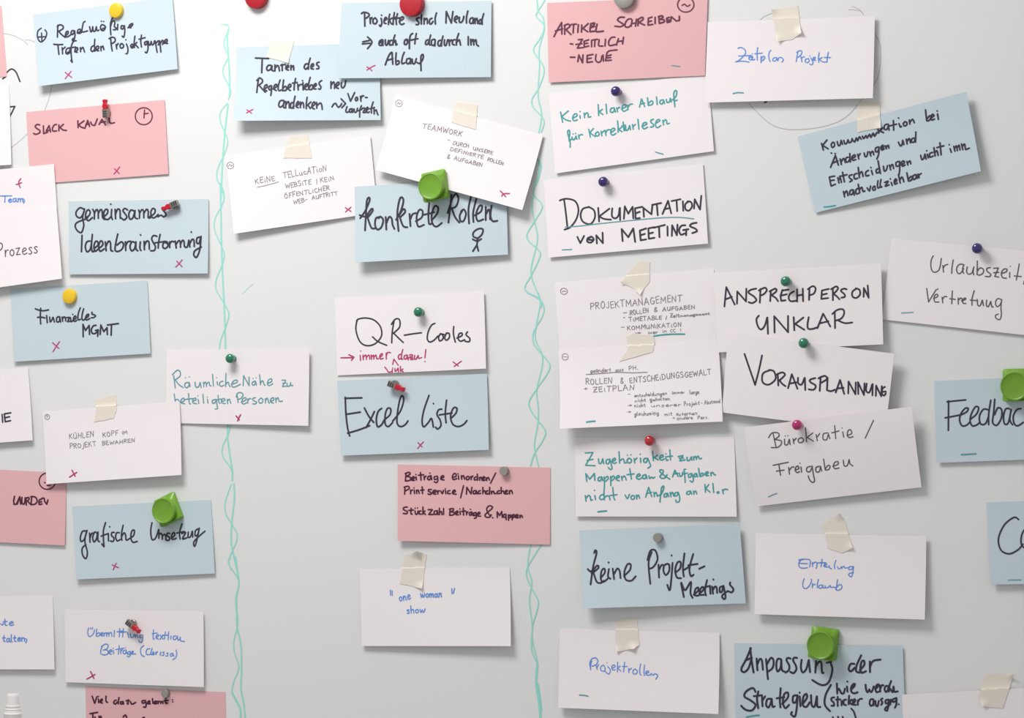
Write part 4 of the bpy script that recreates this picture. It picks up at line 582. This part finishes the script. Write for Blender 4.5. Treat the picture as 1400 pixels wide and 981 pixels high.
c.line('teal', 2.0, trace('S1', '35,480 42,530;40,505 65,478 80,490 85,522 100,518;122,480 128,515;118,432 119,433;205,470 175,478 165,505 185,518 212,500;205,440 208,520;210,500 235,480 255,495 260,520;285,405 295,500 305,520;260,480 325,472;398,475 418,508 438,468;465,478 450,495 460,515 482,508 482,485 465,478;500,475 505,512;503,495 520,475 530,505;!585,495 612,405 640,490;592,462 640,450;660,450 665,490;662,470 680,450 690,485;715,540 722,470 730,410 746,392 750,412 728,465 692,482;775,460 755,468 752,490 775,490 782,465;785,458 795,490;808,452 815,490;812,470 830,450 840,485;870,450 850,460 852,485 872,478 880,452;882,450 895,500 890,535 865,540 860,520;990,440 965,445 958,465 980,470 995,450;995,440 1005,468;1020,440 1025,468;1022,455 1040,438 1050,465;!1125,378 1130,450;1160,380 1132,415;1135,418 1172,448;1198,370 1205,452;1240,445 1235,455 1250,458 1252,445;1285,425 1292,462;1288,440 1305,422 1332,425'))
c.dash('S', '222,603 248,600 276,597', 2.2, 'teal')
c = Card('blue card with black writing keine Projekt-Meetings under small grey round magnet', 'blue', (792, 724.9), (1011, 715.7), (1019.6, 824.4), (797.2, 831.4), 0.8, (0, 6, 5, 13))
c.line('black', 2.7, trace('T', '157,408 172,422 188,418;198,305 205,288 213,306 192,390 175,506;180,432 216,386 226,400 192,430;194,434 215,490 242,496 260,482;240,465 266,430 262,405 245,420 240,470 256,490 286,468;292,408 286,455 302,470;289,365 290,367;316,405 325,472;325,440 345,405 360,420 366,466;388,452 425,415 431,380 410,378 390,430 400,475 435,482 463,454'),
       trace('T', '565,300 545,370 556,502;538,350 556,292 588,290 602,345 575,395 546,406;608,380 612,462;612,412 628,382 642,385;666,374 645,385 640,420 655,446 676,420 676,380 660,375;698,368 690,470 680,542 664,508;691,320 692,322;714,430 745,405 750,365 730,365 715,410 725,460 752,466;774,308 764,400 770,456;768,415 800,395;830,312 806,400 814,452 832,444;798,384 858,375;!868,406 902,390'))
c.line('black', 2.8, trace('T', '752,498 770,586;754,495 778,542 815,490 812,560 826,592;833,572 862,545 860,525 842,540 840,575 866,576;868,566 895,540 890,522 876,535 872,570 898,572;918,478 905,540 911,576;895,526 938,515;937,525 940,566;958,474 959,476;950,520 956,565;956,540 968,520 979,526 982,560;1016,518 1000,525 1000,555 1014,550 1021,515;1023,515 1036,585 1026,600 1014,578 1050,548;1066,493 1064,508 1086,535 1076,556 1054,550'))
c = Card('white card at lower right with blue ballpoint word above Urlaub', 'white', (1032.9, 728.6), (1266.3, 732.3), (1264.3, 846.6), (1031.4, 839.1), 0.8, (0, 4, 9, 7))
c.line('blue', 1.5, trace('a1', '470,145 400,140 340,160 320,210 340,255 390,262 440,255;335,195 440,200;320,150 380,135;480,160 470,245;505,180 510,240;508,210 540,180 570,195 560,265;640,140 625,240;575,190 690,185;665,230 700,215 695,195 670,210 668,240 720,245;735,225 740,255 770,270;830,155 810,210 812,270;850,240 860,270 890,265 905,240;905,245 915,268;912,255 940,235 950,260 985,255;1060,240 1010,245 1000,275 1040,280 1070,240;1070,240 1060,320 1040,380 1005,360 1010,335 1070,320'))
c.line('blue', 1.5, trace('a1', '395,405 375,470 385,530 420,540 460,510 495,440 490,410;510,470 505,530;508,500 545,480;590,415 575,480 575,530;640,490 600,500 595,530 630,535 650,500;650,495 655,530 680,530;680,500 690,530 730,520 745,495;750,500 760,525 790,520 840,530;850,420 840,500 830,560;840,520 880,485 910,500 900,545 850,565 825,545'))
c = Card('white card at the bottom with blue ballpoint word Projektrollen', 'white', (765, 858.9), (983.6, 864.9), (982, 975.6), (762.9, 967), 0.8, (0, 1, 13, 7))
c.line('blue', 1.5, trace('U1', '90,200 75,260 75,320;70,290 65,220 100,165 150,160 175,200 150,250 95,270;155,270 165,315;160,290 185,250;250,255 215,280 215,325 260,340 275,300 250,255;310,275 345,330 325,380 290,360 275,340;298,225 299,227;365,300 410,280 400,255 370,265 365,305 385,325 410,318;445,215 440,350;480,270 445,295;450,300 490,340;540,215 535,270 525,350;510,275 575,275;595,300 600,360;598,325 635,300;685,310 655,330 660,375 700,375 715,340 685,310;760,240 745,330 755,385 765,390;812,255 805,340 810,400;830,370 870,355 860,335 835,345 830,375 850,395 885,390;890,395 905,370 930,395 950,375 985,385 990,410 965,450'))
c.dash('U', '198,833 225,835 252,840')
c = Card('blue card at bottom right under green square magnet with big black writing', 'blue', (1003.8, 878.8), (1234, 882.4), (1238, 994), (1006, 991), 0.8, (0, 2, 2, 1))
c.line('black', 3.0, trace('b', '284,398 245,490 204,572 226,598 262,568 286,500;278,398 290,500 306,600;236,502 292,478;332,485 338,582;338,532 358,490 375,500 384,578;410,490 420,600 426,656;418,532 450,480 472,500 466,560 430,592;532,490 506,490 495,540 505,592 530,562 537,495;537,495 542,580 562,592;614,485 590,480 580,500 602,540 600,580 572,602;668,480 645,478 635,500 656,540 662,575 640,606 612,596;706,495 700,560 715,600 745,572 764,500;766,498 776,598'),
       trace('b', '826,505 820,602;820,560 850,512 870,520 876,600 888,604;952,512 915,520;946,518 962,580 932,680 875,706 795,664;1146,530 1115,530 1098,570 1115,592 1150,560;1202,458 1165,540 1160,590 1190,602;1190,582 1226,540 1226,505 1206,510 1195,560 1205,602 1242,590;1274,510 1275,598;1275,552 1302,505 1362,494'))
c.line('black', 3.0, trace('b', '322,762 300,730 246,758 230,800 280,832 322,870 292,916 240,910 203,878;346,758 335,820 345,898;308,798 376,790;376,800 381,882;381,832 402,800;446,820 420,825 410,870 430,892 450,852 457,820;457,820 464,885 482,882;532,732 525,830 530,892;498,816 562,806;545,862 590,812 592,770 562,780 550,850 570,897 602,870;662,790 635,800 635,850 660,842 672,790;672,790 666,890 650,966 618,948 626,930;690,800 696,882;689,768 690,770;715,862 750,812 746,780 722,800 715,870 745,887 772,850;784,790 790,872 815,882 832,800;834,800 837,882 862,887;950,703 905,790 900,870 942,922'))
c.line('black', 2.9, trace('c1', '180,240 188,415;190,370 215,330 235,360 260,410 300,405 320,330;355,290 365,380;362,205 364,207;430,340 480,290 495,245 455,260 425,330 440,390 490,410 540,390;680,260 690,350 715,390 745,340;745,340 770,390 800,360 820,290;850,340 895,290 905,255 875,265 850,330 870,390 905,380;930,270 935,380;935,330 965,270 990,270;1060,280 1025,290 1010,340 1030,385 1065,360 1080,290;1125,195 1095,280 1085,380;1110,330 1150,390 1165,290;1170,300 1180,380 1240,375'))
c.line('black', 2.8, trace('c1', '135,480 90,490 85,530 125,570 130,620 85,625;195,470 195,630;165,520 240,515;262,540 262,620;340,520 300,530 300,600 340,615;395,450 385,540 385,600;440,520 390,560;400,570 445,605;460,590 500,540 490,510 465,540 460,600 510,610;545,530 545,610;545,560 580,510 620,505;805,510 765,520 750,590 775,630 815,590 815,515;815,520 820,620;850,540 860,620 890,630 910,540;975,500 945,520 975,570 950,610;1075,520 1030,530 1030,580 1070,580 1085,520;1085,520 1075,640 1050,715 1015,690 1040,650 1090,620;1100,580 1130,550 1120,520 1105,560 1115,600;1215,490 1150,520 1160,560 1215,540;1218,490 1215,600 1190,660;1255,600 1257,602'))
c.line('black', 2.6, trace('c1', '430,675 470,720 500,800 520,900;110,822 125,870;200,815 215,870;280,815 295,870'))
c.dash('b', '248,972 300,962 352,956', 2.2, 'teal')
c = Card('blank white card cut off at bottom right corner, held by slanted tape', 'white', (1233, 949), (1470, 936.5), (1476, 1050), (1239, 1062), 3.4, (0, 3, 4, 0))

# ---------------------------------------------------------------- masking tape
TAPE = mat('masking_tape', (0.91, 0.845, 0.745), 0.5, spec=0.4, bump=0.2, bscale=260, mottle=0.03, alpha=0.78)
def tape(label, poly, curl=None):
    """a torn piece of masking tape draped over the card edge and the board; curl lifts corner k by mm"""
    curl = curl or {}
    bm = bmesh.new()
    rng = random.Random(label); pts = []
    n = len(poly)
    for i in range(n):
        a, b = poly[i], poly[(i+1) % n]; m = 4
        for k in range(m):
            t = k/m; j = 0.0 if k == 0 else 0.45
            pts.append((a[0]+(b[0]-a[0])*t+rng.uniform(-j, j), a[1]+(b[1]-a[1])*t+rng.uniform(-j, j)))
    vs = [bm.verts.new((x, y, 0)) for x, y in pts]
    bm.faces.new(vs)
    xs = [p[0] for p in pts]; ys = [p[1] for p in pts]
    def cut(axis, lo, hi, step):
        c_ = lo+step
        while c_ < hi:
            nrm = (1, 0, 0) if axis == 0 else (0, 1, 0); co = (c_, 0, 0) if axis == 0 else (0, c_, 0)
            bmesh.ops.bisect_plane(bm, geom=list(bm.verts)+list(bm.edges)+list(bm.faces), plane_co=co, plane_no=nrm, dist=1e-4)
            c_ += step
    cut(0, min(xs), max(xs), 2.5); cut(1, min(ys), max(ys), 0.9)
    H0 = {}
    for v in bm.verts: H0[v] = top_height(v.co.x, v.co.y)
    for v in bm.verts:
        x, y = v.co.x, v.co.y
        # tape spans small steps: take the highest support close by
        h = max([H0[v]]+[top_height(x+dx, y+dy) for dx, dy in ((0, 1.5), (0, -1.5), (1.5, 0), (-1.5, 0))])
        extra = 0.0
        for k, mm in curl.items():
            d = math.dist((x, y), poly[k]); extra += mm/1000*max(0, 1-d/13)**2
        v.co = at(x, y, h+0.0006+extra)
    bmesh.ops.triangulate(bm, faces=[f for f in bm.faces if len(f.verts) > 4])
    for f in bm.faces:
        f.normal_update()
        if f.normal.y > 0: f.normal_flip()
    r = bmesh.ops.solidify(bm, geom=list(bm.faces), thickness=0.0002)
    o = from_bm('masking_tape', bm, TAPE, None, True)
    tag(o, label, 'tape', 'masking tape pieces')
    cen = sum((v.co for v in o.data.vertices), Vector())/len(o.data.vertices)
    o.data.transform(Matrix.Translation(-cen)); o.location = cen
    return o
tape('pale masking tape on the blue card left of the top red magnet card', [(370, 56.5), (402, 56), (394, 86), (364.5, 78)], {2: 2})
tape('masking tape on the card with the underlined fine capitals', [(395.5, 186), (421, 184.5), (426.5, 216), (386.5, 216)])
tape('masking tape on the tilted TEAMWORK card', [(622.8, 139), (653, 143), (650.5, 177), (617, 167)])
tape('crinkled masking tape with bright curled foot at the top of the upper right white card', [(1054.8, 13), (1090.4, 7), (1095.6, 45), (1083, 54), (1062, 57)], {2: 5, 4: 4, 0: 3})
tape('masking tape on the tilted blue card, below the upper right white card', [(1173, 140), (1203, 139), (1204, 174.5), (1172, 181)], {2: 3})
tape('pointed masking tape at the top of the upper twin card', [(874.6, 355.7), (888.6, 357.9), (888, 384.6), (874.6, 402.9), (866, 394), (847.4, 385.7)], {3: 3, 5: 3})
tape('slanted masking tape joining the twin cards at right of centre', [(856, 460), (866, 455), (893, 458), (895.5, 468), (892, 481), (846.5, 493.8), (858, 478)])
tape('masking tape on the left card with two lines of fine capitals', [(129.6, 545.7), (158.6, 539), (159.6, 558.6), (155.4, 571.4), (128, 576.8), (131.8, 558.6)])
tape('long folded masking tape on the one woman show card', [(553, 759), (570, 753), (583.6, 757), (576.8, 804), (546.4, 797.5)], {1: 9, 3: 4})
tape('masking tape with folded top on the lower right Urlaub card', [(1121.4, 717), (1148.6, 701.4), (1155.7, 714.3), (1160, 730), (1165.7, 748.6), (1151, 755.7), (1131.4, 748.6), (1127, 724)], {1: 4, 4: 3})
tape('torn masking tape on the Projektrollen card', [(841, 848), (871, 845), (874.3, 881.4), (865.7, 886.7), (842, 890.4)], {3: 4, 4: 3})
tape('slanted masking tape in the bottom right corner of the board', [(1348, 920), (1386, 920.5), (1381, 938), (1370.8, 967.9), (1343, 964.6), (1336.7, 953)], {1: 8, 4: 3})

# ---------------------------------------------------------------- magnets and pins
def support(px, py, r):
    """height of what carries a magnet of radius r pixels: the highest card surface under it"""
    return max(top_height(px+r*math.cos(a), py+r*math.sin(a)) for a in [i*math.pi/4 for i in range(8)]+[0]) if r else top_height(px, py)
def mount(name, label, cat, group, px, py, face, rpx):
    """an Empty on the surface so that a point `face` metres above it is seen at (px, py)"""
    h = 0.0
    for _ in range(4):
        q = proj(at(px, py, h+face)+Vector((0, face, 0)))
        h = max(support(q[0], q[1], rpx), top_height(*q))
    p = at(px, py, h+face); p.y = -h-0.0002
    o = empty(name, p); tag(o, label, cat, group)
    return o
def part(name, bm, m, root, sm=True, rot=0.0):
    if rot: bmesh.ops.rotate(bm, verts=bm.verts, cent=(0, 0, 0), matrix=Matrix.Rotation(-rot, 3, 'Y'))
    return from_bm(name, bm, m, root, sm)

GREEN = mat('green_plastic', (0.165, 0.36, 0.024), 0.36, spec=0.5)
def square_magnet(label, px, py, deg):
    root = mount('square_magnet', label, 'magnet', 'green square magnets', px, py, 0.017, 10)
    rot = math.radians(deg)
    bm = bmesh.new(); a, b = 0.0165, 0.0185; dz = -0.0022   # square plate lofted into a round collar that sits low on it
    N = 64; rings = []
    def sq(t, k):
        c_, s_ = math.cos(t), math.sin(t); m_ = max(abs(c_), abs(s_)); return (a*k*c_/m_, b*k*s_/m_)
    for h, k, mix, r in ((0, 1, 0, 0), (0.0060, 1, 0, 0), (0.0068, 0.975, 0, 0), (0.0078, 0.95, 0.45, 0.0163), (0.0092, 0.9, 1, 0.0160), (0.0125, 0.9, 1, 0.0158)):
        ring = []
        for i in range(N):
            t = 2*math.pi*(i+0.5)/N+math.pi/4
            x0, z0 = sq(t, k); x1, z1 = r*math.cos(t), r*math.sin(t)
            hz = h*(1-0.55*(1-mix)*z0/b)             # the plate slopes: thin at its top edge, thick at the bottom
            ring.append(bm.verts.new((x0*(1-mix)+x1*mix, -hz, (z0-dz*0.6)*(1-mix)+z1*mix)))
        rings.append(ring)
    for p, q in zip(rings, rings[1:]):
        for i in range(N): bm.faces.new((p[i], p[(i+1) % N], q[(i+1) % N], q[i]))
    bm.faces.new(rings[0][::-1]); bm.faces.new(rings[-1]); bmesh.ops.recalc_face_normals(bm, faces=bm.faces)
    part('base', bm, GREEN, root, True, rot)
    bm = bmesh.new()
    lathe_bm(bm, [(0.0157, 0.0120), (0.0166, 0.0133), (0.0168, 0.0165), (0.0164, 0.0174), (0.0152, 0.0177), (0.0143, 0.0171), (0.0139, 0.0169), (0.004, 0.0169)], 64)
    part('button', bm, GREEN, root)
square_magnet('green square magnet on the konkrete Rollen card', 588.3, 254.4, 10)
square_magnet('green square magnet, tilted, on the blue cursive card at lower left', 222.9, 697.9, 24)
square_magnet('green square magnet on the Feedba card at the right edge', 1387.2, 527.6, 2)
square_magnet('green square magnet on the blue card at bottom right', 1121.5, 882.0, -6)

def round_magnet(label, group, px, py, r, h, m, name='round_magnet', dome=0.0012):
    root = mount(name, label, 'magnet', group, px, py, h, r*900*0.8)
    bm = bmesh.new(); lathe_bm(bm, [(r*0.94, 0), (r, 0.0008), (r, h*0.35), (r*0.99, h*0.45)], 48); part('rim', bm, m, root)
    bm = bmesh.new(); lathe_bm(bm, [(r*0.985, h*0.45), (r, h*0.6), (r*0.99, h-0.0014), (r*0.95, h-0.0004), (r*0.86, h), (r*0.5, h+dome*0.5), (r*0.08, h+dome*0.6)], 48); part('cap', bm, m, root)
YEL = mat('yellow_plastic', (0.82, 0.52, 0.02), 0.4); RED = mat('red_plastic', (0.42, 0.005, 0.016), 0.45)
STEEL = mat('dull_steel', (0.34, 0.325, 0.295), 0.5, metal=0.35)
round_magnet('yellow round magnet at the top of the upper left blue card', 'yellow round magnets', 157.3, 14.0, 0.0100, 0.006, YEL)
round_magnet('yellow round magnet on the blue card at left, middle height', 'yellow round magnets', 93.6, 404.8, 0.0101, 0.006, YEL)
round_magnet('red round magnet on bare board at the top edge, left of centre', 'red round magnets', 348.5, -5.5, 0.0160, 0.009, RED)
round_magnet('big red round magnet on the blue card at the top of the photo', 'red round magnets', 561.0, 5.0, 0.0158, 0.009, RED)
def disc_magnet(label, px, py, r, h=0.006):
    root = mount('disc_magnet', label, 'magnet', 'grey steel disc magnets', px, py, h, r*900*0.8)
    bm = bmesh.new(); lathe_bm(bm, [(r*0.95, 0), (r, 0.0004), (r, h-0.0005), (r*0.93, h), (r*0.3, h)], 36); part('body', bm, STEEL, root)
disc_magnet('small grey disc magnet on the pink card in lower middle', 688.1, 643.6, 0.0056)
disc_magnet('small grey disc magnet on the keine Projekt-Meetings card', 898.6, 734.8, 0.0057)
disc_magnet('small grey disc magnet on the pink card cut off at bottom left', 224.8, 948.0, 0.0053)
disc_magnet('wider grey magnet cut off at the top of the pink capitals card', 852.5, -3.5, 0.0130, 0.007)

def push_pin(label, px, py, col, name):
    m = mat(name, col, 0.06, spec=0.7, trans=0.12, coat=0.8)
    root = mount('push_pin_magnet', label, 'pin', 'translucent push pin magnets', px, py, 0.0085, 3)
    bm = bmesh.new()
    lathe_bm(bm, [(0.0038, 0), (0.0043, 0.0005), (0.0043, 0.0016), (0.0036, 0.0024), (0.0030, 0.0034), (0.0030, 0.0046)], 32); part('base', bm, m, root)
    bm = bmesh.new()
    lathe_bm(bm, [(0.0030, 0.0044), (0.0046, 0.0052), (0.0058, 0.0066), (0.0063, 0.0086), (0.0061, 0.0104), (0.0054, 0.0120), (0.0042, 0.0132), (0.0026, 0.0139), (0.0010, 0.0142), (0.0002, 0.01424)], 36); part('head', bm, m, root)
    bm = bmesh.new(); lathe_bm(bm, [(0.0026, 0.0002), (0.0026, 0.0022)], 20); part('magnet_core', bm, STEEL, root)
GP, BP, RP, MP = (0.0, 0.21, 0.10), (0.020, 0.004, 0.15), (0.56, 0.002, 0.018), (0.52, 0.003, 0.15)
push_pin('green push pin on the left teal-written card', 315.0, 489.8, GP, 'green_clear_plastic')
push_pin('green push pin on the QR-Codes card', 572.4, 426.3, GP, 'green_clear_plastic')
push_pin('green push pin on the ANSPRECHPERSON card', 1074.5, 384.4, GP, 'green_clear_plastic')
push_pin('green push pin on the VORAUSPLANNUNG card', 1099.0, 468.8, GP, 'green_clear_plastic')
push_pin('dark blue push pin on the Kein klarer card', 842.2, 124.8, BP, 'blue_clear_plastic')
push_pin('dark blue push pin on the DOKUMENTATION card', 825.0, 248.4, BP, 'blue_clear_plastic')
push_pin('dark blue push pin on the Urlaubszeit card at right edge', 1336.2, 339.4, BP, 'blue_clear_plastic')
push_pin('red push pin on the card with three teal lines', 888.2, 602.3, RP, 'red_clear_plastic')
push_pin('magenta push pin on the tilted two-line grey-written card', 1090.0, 580.6, MP, 'magenta_clear_plastic')

CHROME = mat('worn_chrome', (0.36, 0.34, 0.30), 0.25, metal=0.95); DARK = mat('dark_slot', (0.03, 0.025, 0.03), 0.5)
REDP = mat('bright_red_plastic', (0.52, 0.004, 0.025), 0.35)
def clip_magnet(label, px, py, deg):
    """a little bar: red notched grip on one end, slotted chrome sleeve on the other, round magnet foot under the sleeve"""
    root = mount('bar_magnet', label, 'magnet', 'red and silver bar magnets', px, py, 0.008, 4)
    rot = math.radians(deg)
    K = 1.16
    prof = [(0.0, -0.0032), (0.0015, -0.0032), (0.0022, -0.0042), (0.0048, -0.0042), (0.0060, -0.0026), (0.0078, -0.0024), (0.0090, -0.0038), (0.0106, -0.0034),
            (0.0110, 0.0), (0.0104, 0.0028), (0.0088, 0.0030), (0.0074, 0.0020), (0.0052, 0.0034), (0.0024, 0.0040), (0.0012, 0.0030), (0.0, 0.0030)]
    prof = [(x*K*1.05, z*K*0.74) for x, z in prof]
    bm = bmesh.new(); lo = [bm.verts.new((x, -0.0042, z)) for x, z in prof]; hi = [bm.verts.new((x, -0.0096, z)) for x, z in prof]
    bm.faces.new(lo); bm.faces.new(hi[::-1])
    for i in range(len(prof)): bm.faces.new((lo[i], hi[i], hi[(i+1) % len(prof)], lo[(i+1) % len(prof)]))
    bmesh.ops.recalc_face_normals(bm, faces=bm.faces); bevel(bm, 0.0004, 1); part('grip', bm, REDP, root, True, rot)
    bm = bmesh.new(); box_bm(bm, (-0.0108, -0.0094, -0.0038), (0.0006, -0.0036, 0.0038)); bevel(bm, 0.0007); part('sleeve', bm, CHROME, root, True, rot)
    for x0 in (-0.0098, -0.0068, -0.0038):
        bm = bmesh.new(); box_bm(bm, (x0, -0.0096, -0.0029), (x0+0.0015, -0.0093, 0.0024)); part('slot', bm, DARK, root, False, rot)
    bm = bmesh.new(); lathe_bm(bm, [(0.0050, 0), (0.0052, 0.0004), (0.0052, 0.0036), (0.0048, 0.0040)], 28, centre=(-0.004, 0, 0.001)); part('foot', bm, CHROME, root, True, rot)
clip_magnet('red and silver bar magnet standing upright on the pink circled-plus card', 143.6, 149.5, 94)
clip_magnet('red and silver bar magnet on the gemeinsames card', 233.3, 281.0, 200)
clip_magnet('red and silver bar magnet on the big two-word blue card in the middle', 540.5, 527.6, -20)
clip_magnet('red and silver bar magnet on the blue ballpoint card near bottom left', 181.0, 855.5, -33)

# ---------------------------------------------------------------- bottle on the pen tray
p = at(17.5, 948, 0.045)
root = empty('spray_bottle', (p.x, -0.045, 0.8762)); tag(root, 'white plastic bottle with ridged cap at the bottom left edge of the board', 'bottle')
zt = p.z-0.8762
WP = mat('white_plastic', (0.86, 0.83, 0.81), 0.25, spec=0.6, coat=0.3)
bm = bmesh.new(); lathe_bm(bm, [(0.0185, 0), (0.020, 0.002), (0.020, zt-0.060), (0.018, zt-0.050), (0.0128, zt-0.043), (0.0122, zt-0.040)], 48, 'Z'); part('body', bm, WP, root)
bm = bmesh.new()
lathe_bm(bm, [(0.0118, zt-0.040), (0.0118, zt-0.0275), (0.0122, zt-0.0268), (0.0122, zt-0.0256), (0.0112, zt-0.0248), (0.0105, zt-0.0215), (0.0108, zt-0.0208), (0.0108, zt-0.0197), (0.0100, zt-0.019), (0.0098, zt-0.0172), (0.0101, zt-0.0166), (0.0101, zt-0.0155), (0.0090, zt-0.0148)], 48, 'Z'); part('collar', bm, WP, root)
bm = bmesh.new(); lathe_bm(bm, [(0.0089, zt-0.0150), (0.0083, zt-0.004), (0.0082, zt-0.0015), (0.0076, zt-0.0003), (0.006, zt), (0.001, zt+0.0002)], 48, 'Z'); part('cap', bm, WP, root)
